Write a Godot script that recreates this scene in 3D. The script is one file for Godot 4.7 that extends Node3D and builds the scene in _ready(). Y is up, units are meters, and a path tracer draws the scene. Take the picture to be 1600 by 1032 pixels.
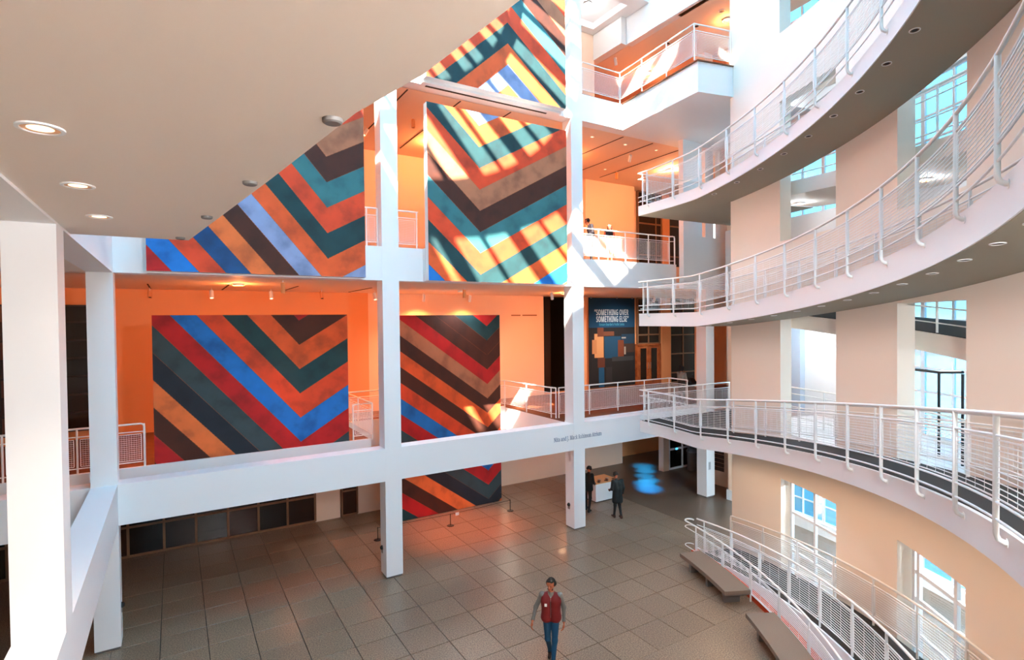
extends Node3D
# An atrium seen from a curved ramp: white column-and-beam galleries with striped wall panels, stacked curved ramps on the right.

const C := Vector3(-1.1, 0, -14.76)     # centre of the quarter circle
const ZF := -14.76                      # front plane of the column grid
const POST := 4.965                     # angle between ramp posts
var M := {}
var used := {}

func _ready():
	# ---- camera, sky, sun, exposure
	var cam := Camera3D.new()
	cam.name = "camera"
	cam.fov = rad_to_deg(2.0 * atan(516.0 / 864.56))
	cam.near = 0.05
	cam.far = 400.0
	cam.position = Vector3(0, 7.1, 0)
	cam.basis = Basis(Vector3.UP, -0.5487769) * Basis(Vector3.RIGHT, -0.0168394) * Basis(Vector3.BACK, -0.0108455)
	add_child(cam)
	cam.current = true
	var env := Environment.new()
	env.background_mode = Environment.BG_SKY
	var sky := Sky.new()
	var psm := ProceduralSkyMaterial.new()
	psm.sky_top_color = Color(0.5, 0.79, 0.965)
	psm.sky_horizon_color = Color(0.58, 0.85, 0.965)
	psm.sky_curve = 0.18
	psm.sky_energy_multiplier = SKY_E
	psm.ground_bottom_color = Color(0.55, 0.53, 0.5)
	psm.ground_horizon_color = Color(0.75, 0.8, 0.82)
	psm.ground_energy_multiplier = SKY_E
	psm.sun_angle_max = 1.0
	sky.sky_material = psm
	env.sky = sky
	env.tonemap_mode = Environment.TONE_MAPPER_LINEAR
	env.tonemap_exposure = EXPO
	env.sdfgi_enabled = true
	env.ssao_enabled = true
	env.ssil_enabled = true
	var we := WorldEnvironment.new()
	we.name = "world_environment"
	we.environment = env
	add_child(we)
	var sun := DirectionalLight3D.new()
	sun.name = "sun"
	sun.light_energy = SUN_E
	sun.light_color = Color(1.0, 0.95, 0.88)
	sun.light_angular_distance = 0.5
	sun.shadow_enabled = true
	sun.sky_mode = DirectionalLight3D.SKY_MODE_LIGHT_ONLY
	add_child(sun)
	sun.look_at_from_position(Vector3.ZERO, Vector3(0.58, -1.0, -1.0), Vector3.UP)
	materials()
	build_shell()
	build_floor()
	build_frame()
	build_ramps()
	build_curved_wall()
	build_outer_wall()
	build_roof()
	build_galleries()
	build_panels()
	build_rails()
	build_details()
	build_people()

const SKY_E := 2.5
const SUN_E := 8.5
const EXPO := 2.28
const WARM := Color(1.0, 0.70, 0.48)
const DEEP := Color(1.0, 0.58, 0.32)
const CREAM := Color(0.98, 0.99, 1.0)
const COOL := Color(0.9, 0.96, 1.0)
const POOL := Color(1.0, 0.45, 0.15)

# ---------------------------------------------------------------- helpers
func S() -> SurfaceTool:
	var st := SurfaceTool.new()
	st.begin(Mesh.PRIMITIVE_TRIANGLES)
	return st

func numbered(n: String) -> String:
	if not used.has(n):
		used[n] = 0
		return n
	used[n] += 1
	return "%s_%03d" % [n, used[n]]

func tri(st: SurfaceTool, a: Vector3, b: Vector3, c: Vector3, out: Vector3, sg := -1):
	if (b - a).cross(c - a).dot(out) > 0:
		var t := b
		b = c
		c = t
	for v in [a, b, c]:
		st.set_smooth_group(sg)
		st.add_vertex(v)

func q(st: SurfaceTool, a: Vector3, b: Vector3, c: Vector3, d: Vector3, out: Vector3, sg := -1):
	tri(st, a, b, c, out, sg)
	tri(st, a, c, d, out, sg)

func bx(st: SurfaceTool, lo: Vector3, hi: Vector3, t := Transform3D.IDENTITY):
	var p: Array[Vector3] = []
	for i in 8:
		p.append(t * Vector3(hi.x if i & 1 else lo.x, hi.y if i & 2 else lo.y, hi.z if i & 4 else lo.z))
	var B := t.basis
	q(st, p[0], p[2], p[6], p[4], -B.x)
	q(st, p[1], p[3], p[7], p[5], B.x)
	q(st, p[0], p[1], p[5], p[4], -B.y)
	q(st, p[2], p[3], p[7], p[6], B.y)
	q(st, p[0], p[1], p[3], p[2], -B.z)
	q(st, p[4], p[5], p[7], p[6], B.z)

# a box with chamfered edges
func cbx(st: SurfaceTool, lo: Vector3, hi: Vector3, c := 0.01, t := Transform3D.IDENTITY):
	var m := (lo + hi) * 0.5
	var h := (hi - lo) * 0.5
	var f := func(x, y, z): return t * (m + Vector3(x, y, z))
	for s in [-1.0, 1.0]:
		q(st, f.call(s*h.x, h.y-c, h.z-c), f.call(s*h.x, -h.y+c, h.z-c), f.call(s*h.x, -h.y+c, -h.z+c), f.call(s*h.x, h.y-c, -h.z+c), t.basis * Vector3(s,0,0))
		q(st, f.call(h.x-c, s*h.y, h.z-c), f.call(-h.x+c, s*h.y, h.z-c), f.call(-h.x+c, s*h.y, -h.z+c), f.call(h.x-c, s*h.y, -h.z+c), t.basis * Vector3(0,s,0))
		q(st, f.call(h.x-c, h.y-c, s*h.z), f.call(-h.x+c, h.y-c, s*h.z), f.call(-h.x+c, -h.y+c, s*h.z), f.call(h.x-c, -h.y+c, s*h.z), t.basis * Vector3(0,0,s))
		for r in [-1.0, 1.0]:
			q(st, f.call(s*h.x, r*(h.y-c), h.z-c), f.call(s*h.x, r*(h.y-c), -h.z+c), f.call(s*(h.x-c), r*h.y, -h.z+c), f.call(s*(h.x-c), r*h.y, h.z-c), t.basis * Vector3(s,r,0))
			q(st, f.call(s*h.x, h.y-c, r*(h.z-c)), f.call(s*h.x, -h.y+c, r*(h.z-c)), f.call(s*(h.x-c), -h.y+c, r*h.z), f.call(s*(h.x-c), h.y-c, r*h.z), t.basis * Vector3(s,0,r))
			q(st, f.call(h.x-c, s*h.y, r*(h.z-c)), f.call(-h.x+c, s*h.y, r*(h.z-c)), f.call(-h.x+c, s*(h.y-c), r*h.z), f.call(h.x-c, s*(h.y-c), r*h.z), t.basis * Vector3(0,s,r))
			for w in [-1.0, 1.0]:
				tri(st, f.call(s*h.x, r*(h.y-c), w*(h.z-c)), f.call(s*(h.x-c), r*h.y, w*(h.z-c)), f.call(s*(h.x-c), r*(h.y-c), w*h.z), t.basis * Vector3(s,r,w))

# an upright prism over a plan polygon given as (x, z)
func prism(st: SurfaceTool, poly: PackedVector2Array, y0: float, y1: float):
	var mid := Vector2.ZERO
	for p in poly:
		mid += p / poly.size()
	var cw := Geometry2D.is_polygon_clockwise(poly)
	for i in poly.size():
		var a := poly[i]
		var b := poly[(i + 1) % poly.size()]
		var e := (b - a)
		var n := Vector2(e.y, -e.x) if not cw else Vector2(-e.y, e.x)
		q(st, Vector3(a.x, y0, a.y), Vector3(b.x, y0, b.y), Vector3(b.x, y1, b.y), Vector3(a.x, y1, a.y), Vector3(n.x, 0, n.y))
	var ix := Geometry2D.triangulate_polygon(poly)
	for i in range(0, ix.size(), 3):
		var a := poly[ix[i]]
		var b := poly[ix[i + 1]]
		var c := poly[ix[i + 2]]
		tri(st, Vector3(a.x, y1, a.y), Vector3(b.x, y1, b.y), Vector3(c.x, y1, c.y), Vector3.UP)
		tri(st, Vector3(a.x, y0, a.y), Vector3(b.x, y0, b.y), Vector3(c.x, y0, c.y), Vector3.DOWN)

func tube(st: SurfaceTool, pts: Array, r: float, n := 8, caps := true):
	var rings := []
	var up := Vector3.UP
	for i in pts.size():
		var d: Vector3 = (pts[mini(i + 1, pts.size() - 1)] - pts[maxi(i - 1, 0)]).normalized()
		if absf(d.dot(up)) > 0.95:
			up = Vector3(0.31, 0, 0.95) if absf(d.y) > 0.9 else Vector3.UP
		var s := d.cross(up).normalized()
		up = s.cross(d).normalized()
		var ring := []
		for k in n:
			var a := TAU * k / n
			ring.append(pts[i] + (s * cos(a) + up * sin(a)) * r)
		rings.append(ring)
	for i in rings.size() - 1:
		for k in n:
			var k2 := (k + 1) % n
			q(st, rings[i][k], rings[i][k2], rings[i + 1][k2], rings[i + 1][k], (rings[i][k] + rings[i][k2]) * 0.5 - pts[i], 1)
	if caps:
		for e in [0, rings.size() - 1]:
			var o: Vector3 = pts[0] - pts[1] if e == 0 else pts[-1] - pts[-2]
			for k in range(1, n - 1):
				tri(st, rings[e][0], rings[e][k], rings[e][k + 1], o)

# a surface of revolution about the vertical: profile of (radius, y)
func lathe(st: SurfaceTool, prof: Array, at: Vector3, n := 20, b := Basis.IDENTITY):
	for i in prof.size() - 1:
		var p: Vector2 = prof[i]
		var w: Vector2 = prof[i + 1]
		var e := w - p
		for k in n:
			var a := TAU * k / n
			var c := TAU * (k + 1) / n
			var m := (a + c) * 0.5
			var out := b * Vector3(cos(m) * e.y, -e.x, sin(m) * e.y)
			q(st, at + b * Vector3(cos(a) * p.x, p.y, sin(a) * p.x), at + b * Vector3(cos(c) * p.x, p.y, sin(c) * p.x), at + b * Vector3(cos(c) * w.x, w.y, sin(c) * w.x), at + b * Vector3(cos(a) * w.x, w.y, sin(a) * w.x), out, 2 + i)

func pol(r: float, deg: float, y := 0.0) -> Vector3:
	var a := deg_to_rad(deg)
	return Vector3(C.x + r * cos(a), y, C.z + r * sin(a))

func rad_out(deg: float) -> Vector3:
	return Vector3(cos(deg_to_rad(deg)), 0, sin(deg_to_rad(deg)))

# a solid between two radii and two angles whose bottom and top heights may follow the angle
func sector(st: SurfaceTool, r0: float, r1: float, a0: float, a1: float, f0, f1, step := 1.2, ends := true):
	var n := maxi(1, int(ceil((a1 - a0) / step)))
	var g := func(f, a): return f.call(a) if f is Callable else float(f)
	for i in n:
		var a := a0 + (a1 - a0) * i / n
		var b := a0 + (a1 - a0) * (i + 1) / n
		var o := rad_out((a + b) * 0.5)
		var y0a: float = g.call(f0, a)
		var y0b: float = g.call(f0, b)
		var y1a: float = g.call(f1, a)
		var y1b: float = g.call(f1, b)
		q(st, pol(r0, a, y0a), pol(r0, b, y0b), pol(r0, b, y1b), pol(r0, a, y1a), -o, 1)
		q(st, pol(r1, a, y0a), pol(r1, b, y0b), pol(r1, b, y1b), pol(r1, a, y1a), o, 2)
		q(st, pol(r0, a, y1a), pol(r1, a, y1a), pol(r1, b, y1b), pol(r0, b, y1b), Vector3.UP, 3)
		q(st, pol(r0, a, y0a), pol(r1, a, y0a), pol(r1, b, y0b), pol(r0, b, y0b), Vector3.DOWN, 4)
	if ends:
		for a in [a0, a1]:
			var t := Vector3(-sin(deg_to_rad(a)), 0, cos(deg_to_rad(a))) * (-1.0 if a == a0 else 1.0)
			q(st, pol(r0, a, g.call(f0, a)), pol(r1, a, g.call(f0, a)), pol(r1, a, g.call(f1, a)), pol(r0, a, g.call(f1, a)), t)

func mesh_of(st: SurfaceTool) -> ArrayMesh:
	st.generate_normals()
	st.index()
	return st.commit()

func put(n: String, mesh: Mesh, m: Material, parent: Node = self) -> MeshInstance3D:
	var o := MeshInstance3D.new()
	o.name = numbered(n) if parent == self else n
	o.mesh = mesh
	o.material_override = m
	parent.add_child(o, true)
	return o

func obj(n: String, st: SurfaceTool, m: Material, parent: Node = self) -> MeshInstance3D:
	return put(n, mesh_of(st), m, parent)

func thing(n: String, at := Vector3.ZERO, turn := 0.0) -> Node3D:
	var o := Node3D.new()
	o.name = numbered(n)
	add_child(o)
	o.position = at
	o.rotation.y = turn
	return o

func tag(o: Node, label: String, category: String, group := "", kind := "") -> Node:
	o.set_meta("label", label)
	o.set_meta("category", category)
	if group:
		o.set_meta("group", group)
	if kind:
		o.set_meta("kind", kind)
	return o

func st_tag(o: Node, label: String, category: String) -> Node:
	return tag(o, label, category, "", "structure")

func box_obj(n: String, lo: Vector3, hi: Vector3, m: Material, parent: Node = self) -> MeshInstance3D:
	var st := S()
	bx(st, lo, hi)
	return obj(n, st, m, parent)

func mat(c: Color, rough := 0.7, metal := 0.0) -> StandardMaterial3D:
	var m := StandardMaterial3D.new()
	m.albedo_color = c
	m.roughness = rough
	m.metallic = metal
	return m

func noise_tex(freq: float, ramp: Array, size := 512, seed_ := 1, oct := 4, kind := FastNoiseLite.TYPE_SIMPLEX_SMOOTH) -> NoiseTexture2D:
	var f := FastNoiseLite.new()
	f.seed = seed_
	f.noise_type = kind
	f.frequency = freq
	f.fractal_octaves = oct
	var t := NoiseTexture2D.new()
	t.width = size
	t.height = size
	t.seamless = true
	t.noise = f
	var gr := Gradient.new()
	var offs := PackedFloat32Array()
	var cols := PackedColorArray()
	for e in ramp:
		offs.append(e[0])
		cols.append(e[1])
	gr.offsets = offs
	gr.colors = cols
	t.color_ramp = gr
	return t

func tri_mat(t: Texture2D, scale: float, rough: float, tint := Color.WHITE) -> StandardMaterial3D:
	var m := mat(tint, rough)
	m.albedo_texture = t
	m.uv1_triplanar = true
	m.uv1_world_triplanar = true
	m.uv1_scale = Vector3.ONE * scale
	return m

func glow(c: Color, e: float) -> StandardMaterial3D:
	var m := mat(c, 0.4)
	m.emission_enabled = true
	m.emission = c
	m.emission_energy_multiplier = e
	return m

func omni(at: Vector3, c: Color, e: float, size := 0.06, n := "lamp") -> OmniLight3D:
	var l := OmniLight3D.new()
	l.name = numbered(n + "_glow")
	l.light_color = c
	l.light_energy = e
	l.light_size = size
	l.omni_range = 40.0
	l.omni_attenuation = 2.0
	l.shadow_enabled = true
	l.position = at
	add_child(l)
	return l

func spot(at: Vector3, to: Vector3, c: Color, e: float, angle := 40.0, size := 0.05) -> SpotLight3D:
	var l := SpotLight3D.new()
	l.name = numbered("spot_glow")
	l.light_color = c
	l.light_energy = e
	l.light_size = size
	l.spot_range = 40.0
	l.spot_attenuation = 2.0
	l.spot_angle = angle
	l.shadow_enabled = true
	add_child(l)
	var up := Vector3.UP if absf((to - at).normalized().y) < 0.95 else Vector3.RIGHT
	l.look_at_from_position(at, to, up)
	return l

const ORD := ["first", "second", "third", "fourth", "fifth", "sixth", "seventh", "eighth", "ninth", "tenth", "eleventh", "twelfth", "thirteenth", "fourteenth", "fifteenth", "sixteenth"]

func materials():
	M.white = mat(Color(0.93, 0.93, 0.93), 0.55)
	M.soffit = mat(Color(0.93, 0.88, 0.83), 0.75)
	M.shaded_soffit = mat(Color(0.63, 0.6, 0.53), 0.75)  # same white paint, with the shade under the ramps put into its tone
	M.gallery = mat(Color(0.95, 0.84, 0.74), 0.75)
	M.warm_lit_tint = mat(Color(0.92, 0.63, 0.41), 0.75)  # pale gallery walls with warm lamp light put into their colour
	M.curved = mat(Color(0.95, 0.90, 0.84), 0.75)
	M.rail = mat(Color(0.95, 0.95, 0.94), 0.3)
	M.mesh = mat(Color(0.95, 0.95, 0.94), 0.35)
	M.handrail = mat(Color(0.93, 0.92, 0.9), 0.3)
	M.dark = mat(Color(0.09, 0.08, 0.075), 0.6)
	M.black = mat(Color(0.02, 0.02, 0.02), 0.35)
	M.metal = mat(Color(0.6, 0.6, 0.6), 0.3, 1.0)
	M.grey = mat(Color(0.42, 0.41, 0.4), 0.5)
	M.slot = mat(Color(0.2, 0.14, 0.11), 0.8)
	M.wood = tri_mat(noise_tex(0.012, [[0.0, Color(0.5, 0.24, 0.1)], [0.5, Color(0.62, 0.32, 0.15)], [1.0, Color(0.72, 0.42, 0.22)]], 256, 4), 0.6, 0.45)
	M.oakfloor = tri_mat(noise_tex(0.02, [[0.0, Color(0.34, 0.19, 0.11)], [1.0, Color(0.46, 0.27, 0.16)]], 256, 7), 0.4, 0.45)
	M.carpet = tri_mat(noise_tex(0.2, [[0.0, Color(0.1, 0.1, 0.1)], [1.0, Color(0.24, 0.23, 0.22)]], 256, 9), 1.2, 0.95)
	M.bench = tri_mat(noise_tex(0.25, [[0.0, Color(0.37, 0.315, 0.265)], [1.0, Color(0.56, 0.48, 0.41)]], 256, 12), 1.5, 0.7)
	M.tiles = []
	for i in 4:
		var k: float = [0.965, 1.0, 1.03, 0.985][i]
		var t := noise_tex(0.09, [[0.0, Color(0.33, 0.265, 0.21) * k], [0.42, Color(0.5, 0.415, 0.335) * k], [0.6, Color(0.55, 0.46, 0.38) * k], [1.0, Color(0.7, 0.6, 0.51) * k]], 512, 20 + i, 5)
		var m := tri_mat(t, 0.55, 0.3)
		M.tiles.append(m)
	M.shaded_stone = tri_mat(noise_tex(0.09, [[0.0, Color(0.27, 0.215, 0.17)], [0.5, Color(0.41, 0.335, 0.275)], [1.0, Color(0.55, 0.465, 0.4)]], 512, 27, 5), 0.55, 0.34)  # floor stone darkened to stand in for the lobby shade
	M.gilt = mat(Color(0.95, 0.7, 0.48), 0.3, 0.7)
	M.terracotta = mat(Color(0.85, 0.27, 0.1), 0.7)
	M.paler_lit_tint = mat(Color(0.96, 0.8, 0.66), 0.75)  # paler copy of the gallery wall, with daylight put into its tone
	M.glass = mat(Color(0.75, 0.92, 0.97, 0.1), 0.02)
	M.glass.transparency = BaseMaterial3D.TRANSPARENCY_ALPHA
	M.tint = mat(Color(0.14, 0.62, 0.82, 0.9), 0.02)
	M.tint.transparency = BaseMaterial3D.TRANSPARENCY_ALPHA
	M.dark_glass = mat(Color(0.05, 0.045, 0.04), 0.08)
	M.frame = mat(Color(0.9, 0.91, 0.92), 0.4)
	M.bronze = mat(Color(0.5, 0.36, 0.25), 0.5)
	M.lamp = glow(Color(1.0, 0.86, 0.66), 1.5)

# ---------------------------------------------------------------- the building's shell
func build_shell():
	st_tag(box_obj("ground_outside", Vector3(-120, -0.6, -120), Vector3(120, -0.35, 120), mat(Color(0.72, 0.7, 0.67), 0.9)), "pale paved ground around the building seen through the tall windows", "ground")
	var w := thing("wall_back")
	st_tag(w, "long back wall of the galleries behind the column grid, warm lit", "wall")
	box_obj("panel", Vector3(-9, 3.6, -22), Vector3(6.5, 8.24, -21.4), M.warm_lit_tint, w)
	box_obj("panel", Vector3(6.5, 3.6, -22), Vector3(14.83, 8.24, -21.4), M.paler_lit_tint, w)  # same wall as the panel before, toned for its brighter daylight
	box_obj("panel", Vector3(17.07, 3.6, -22), Vector3(26.3, 8.24, -21.4), M.warm_lit_tint, w)
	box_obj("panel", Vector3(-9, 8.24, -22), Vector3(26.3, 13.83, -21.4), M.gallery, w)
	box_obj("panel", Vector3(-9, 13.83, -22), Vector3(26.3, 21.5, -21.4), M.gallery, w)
	box_obj("panel", Vector3(-9, -0.3, -22), Vector3(26.3, 3.6, -21.4), M.warm_lit_tint, w)
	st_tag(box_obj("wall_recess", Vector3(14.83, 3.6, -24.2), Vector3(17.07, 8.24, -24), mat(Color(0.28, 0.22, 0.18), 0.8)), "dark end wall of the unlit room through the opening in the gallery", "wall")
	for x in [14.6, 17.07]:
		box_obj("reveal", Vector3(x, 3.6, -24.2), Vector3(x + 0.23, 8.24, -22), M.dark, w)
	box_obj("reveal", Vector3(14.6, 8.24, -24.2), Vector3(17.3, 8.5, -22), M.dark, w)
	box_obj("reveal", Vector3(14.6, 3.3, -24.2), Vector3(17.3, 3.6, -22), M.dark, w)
	st_tag(box_obj("wall_left", Vector3(-9.4, -0.3, -22), Vector3(-9, 21.5, 6.2), M.gallery), "far left end wall of the side gallery in shadow", "wall")
	st_tag(box_obj("wall_rear", Vector3(-9.4, -0.3, 5.0), Vector3(-1.0, 21.5, 5.4), M.white), "rear wall of the side gallery behind the viewer", "wall")
	st_tag(prism_obj("wall_right", [[18.4, -14.0], [20.7, -14.0], [27.2, -21.7], [27.6, -21.7], [20.9, -13.7], [18.4, -13.7]], -0.3, 21.5, M.gallery), "end wall of the right-hand galleries beside the ramp landings", "wall")
	# ground floor: low wall on the right, glazed screen on the left
	st_tag(box_obj("wall_lobby", Vector3(7.4, 0, -20.9), Vector3(18.8, 2.71, -20.42), M.gallery), "plain lobby wall at ground level behind the two right columns", "wall")
	st_tag(box_obj("wall_lobby", Vector3(19.66, 0, -15.75), Vector3(19.95, 2.71, -11.2), M.gallery), "shadowed lobby wall behind the ground-level ramp end", "wall")
	st_tag(box_obj("wall_stub", Vector3(19.3, 0, -18.5), Vector3(19.66, 2.71, -18.2), M.gallery), "short pier beside the lobby glass door", "wall")
	st_tag(box_obj("wall_lobby", Vector3(21.5, 0, -18.6), Vector3(24.3, 2.71, -18.3), M.warm_lit_tint), "dim lobby wall right of the glass door behind the bin", "wall")
	st_tag(box_obj("wall_side", Vector3(22.75, 3.6, -19.3), Vector3(24.9, 8.24, -19.0), M.paler_lit_tint), "orange-lit wall with the directory board behind the far column", "wall")
	st_tag(box_obj("wall_panel", Vector3(16.9, 9.17, -21.0), Vector3(20.06, 13.83, -20.77), M.gallery), "pale display wall behind the two visitors on the upper balcony", "wall")
	# wall beside the upper balcony with two square openings
	var st := S()
	for r in [[16.4, 17.44, 8.24, 13.83], [18.49, 19.0, 8.24, 13.83], [17.44, 18.49, 8.24, 10.25], [17.44, 18.49, 10.95, 12.35], [17.44, 18.49, 13.7, 13.83]]:
		bx(st, Vector3(r[0], r[2], -14.62), Vector3(r[1], r[3], -14.4))
	st_tag(obj("wall_pierced", st, M.white), "narrow cream wall with two square openings beside the upper ramp landing", "wall")
	# top storey on the right
	st = S()
	bx(st, Vector3(14.8, 17.5, -15.7), Vector3(15.1, 21.5, -10.9))
	st_tag(obj("wall_hanging", st, M.white), "white hanging wall striped by sunlight above the top balcony", "wall")
	st_tag(box_obj("wall_upper", Vector3(14.55, 17.5, -17.6), Vector3(14.9, 21.5, -15.7), M.white), "pale pink wall above the top balcony beside the recessed ceiling", "wall")
	st_tag(box_obj("wall_alcove", Vector3(11.6, 14.76, -17.6), Vector3(14.6, 21.5, -17.32), M.gallery), "pale alcove wall behind the top balcony beside the column", "wall")
	st_tag(box_obj("wall_gallery", Vector3(14.6, 14.76, -21.0), Vector3(26, 17.5, -20.8), M.warm_lit_tint), "orange-lit wall at the back of the top gallery", "wall")
	st_tag(box_obj("wall_attic", Vector3(-9, 14.76, -15.6), Vector3(11.4, 21.5, -15.25), M.white), "white wall behind the topmost striped panel", "wall")
	var c := thing("ceiling")
	st_tag(c, "recessed pale ceiling bay at the top beside the column", "ceiling")
	var r := S()
	for e in [[11.88, 14.8, -17.4, -16.95], [11.88, 14.8, -15.05, -14.5], [11.88, 12.1, -16.95, -15.05], [14.25, 14.8, -16.95, -15.05]]:
		bx(r, Vector3(e[0], 18.5, e[2]), Vector3(e[1], 18.75, e[3]))
	obj("border", r, M.white, c)
	box_obj("coffer", Vector3(11.88, 18.75, -17.4), Vector3(14.8, 18.9, -14.5), M.white, c)
	st_tag(prism_obj("ceiling", [[14.92, -21.4], [14.92, -11.0], [18.0, -10.2], [18.4, -14.1], [20.7, -14.1], [26.8, -21.4]], 17.5, 17.9, M.gallery), "orange-lit ceiling of the top gallery with round downlights", "ceiling")

func prism_obj(n: String, pts: Array, y0: float, y1: float, m: Material, parent: Node = self) -> MeshInstance3D:
	var pv := PackedVector2Array()
	for p in pts:
		pv.append(Vector2(p[0], p[1]))
	var st := S()
	prism(st, pv, y0, y1)
	return obj(n, st, m, parent)

func build_floor():
	var f := thing("floor")
	st_tag(f, "grey-brown stone floor of large square slabs with dark joints", "floor")
	var x0 := 6.92 - 0.912 * 9
	var z0 := -14.76 - 0.907 * 6
	var nx := 18
	var nz := 13
	var x1 := x0 + 0.912 * nx
	var z1 := z0 + 0.907 * nz
	box_obj("subfloor", Vector3(-9, -0.34, -22), Vector3(26, -0.016, 6), M.dark, f)
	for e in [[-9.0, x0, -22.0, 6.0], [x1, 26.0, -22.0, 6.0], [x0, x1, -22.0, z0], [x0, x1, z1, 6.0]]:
		box_obj("field", Vector3(e[0], -0.05, e[2]), Vector3(e[1], 0, e[3]), M.shaded_stone if e[0] > 10.0 else M.tiles[1], f)  # right-hand field carries the lobby shade in its colour
	var meshes := []
	for i in 3:
		var st := S()
		var g := 0.007
		cbx(st, Vector3(g, -0.05, g), Vector3(0.912 - g, 0, 0.907 - g), 0.004)
		meshes.append(mesh_of(st))
	var rng := RandomNumberGenerator.new()
	rng.seed = 5
	for i in nx:
		for k in nz:
			var t := put("slab", meshes[(i + k) % 3], M.tiles[rng.randi() % 4], f)
			t.position = Vector3(x0 + 0.912 * i, rng.randf_range(-0.0015, 0.0), z0 + 0.907 * k)

# ---------------------------------------------------------------- columns and beams
func column(x0: float, z0: float, y0: float, y1: float, label: String, base := 0.05):
	var c := thing("column", Vector3(x0 + 0.235, y0, z0 + 0.235))
	st_tag(c, label, "column")
	var st := S()
	bx(st, Vector3(-0.237, base, -0.237), Vector3(0.237, y1 - y0, 0.239))
	obj("shaft", st, M.white, c)
	if base > 0.0:
		st = S()
		bx(st, Vector3(-0.215, 0, -0.215), Vector3(0.215, 0.05, 0.215))
		obj("base", st, M.grey, c)

func build_frame():
	column(-1.575, -15.23, 0, 21.5, "white square corner column where the two beams meet at left")
	column(4.89, -15.23, 0, 21.5, "white square column between the two bays of striped panels")
	column(11.41, -15.23, 0, 21.5, "white square column with sun streaks right of the striped panels")
	column(17.85, -15.05, 0, 21.5, "white square column standing behind the ramp landings, farthest right")
	column(-1.575, -8.44, 3.61, 8.26, "cream square column nearest the viewer at far left", 0.0)
	for b in [[2.71, 3.61, 17.85, "white beam of the first gallery carrying the atrium name"], [8.24, 9.17, 16.4, "white beam under the second gallery below the visitors' balcony"], [13.83, 14.76, 11.87, "white beam of the top gallery with streaks of sun"]]:
		var st := S()
		bx(st, Vector3(-9, b[0], -15.23), Vector3(b[2], b[1], ZF))
		st_tag(obj("beam", st, M.white), b[3], "beam")
	for b in [[2.71, 3.61, "white beam running towards the viewer at lower left"], [8.24, 9.17, "white upper beam running towards the viewer at left"]]:
		var st := S()
		bx(st, Vector3(-1.575, b[0], ZF), Vector3(-1.105, b[1], 5.0))
		st_tag(obj("beam", st, M.white), b[2], "beam")
	st_tag(prism_obj("floor", [[-1.105, 0.35], [3.6, 0.35], [3.6, 4.9], [-1.105, 4.9]], 5.1, 5.46, M.soffit), "pale landing floor at the near end of the ramps", "floor")
	# slab over the viewer
	var sl := prism_obj("ceiling", [[-1.105, -8.98], [0.2, -8.96], [0.69, -4.9], [0.89, -3.1], [1.03, -2.45], [1.3, 0.4], [2.2, 0.6], [2.2, 4.9], [-1.105, 4.9]], 8.27, 9.17, M.soffit)
	st_tag(sl, "broad plain soffit slab hanging over the viewer with small downlights", "ceiling")
	st_tag(box_obj("ceiling", Vector3(-9, 8.24, ZF), Vector3(-1.575, 9.17, 5.0), M.soffit), "ceiling of the side gallery left of the near column", "ceiling")

# ---------------------------------------------------------------- ramps
const RAMP := {"upper": [10.737, 1.17, 0.33], "middle": [6.975, 1.38, 0.43], "lower": [3.126, 1.91, 0.38], "ground": [-0.44, 1.91, 0.0]}

func ramp_y(k: String, a: float) -> float:
	var r: Array = RAMP[k]
	return maxf(0.0, r[0] + r[1] * deg_to_rad(maxf(a, 13.32)))

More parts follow.
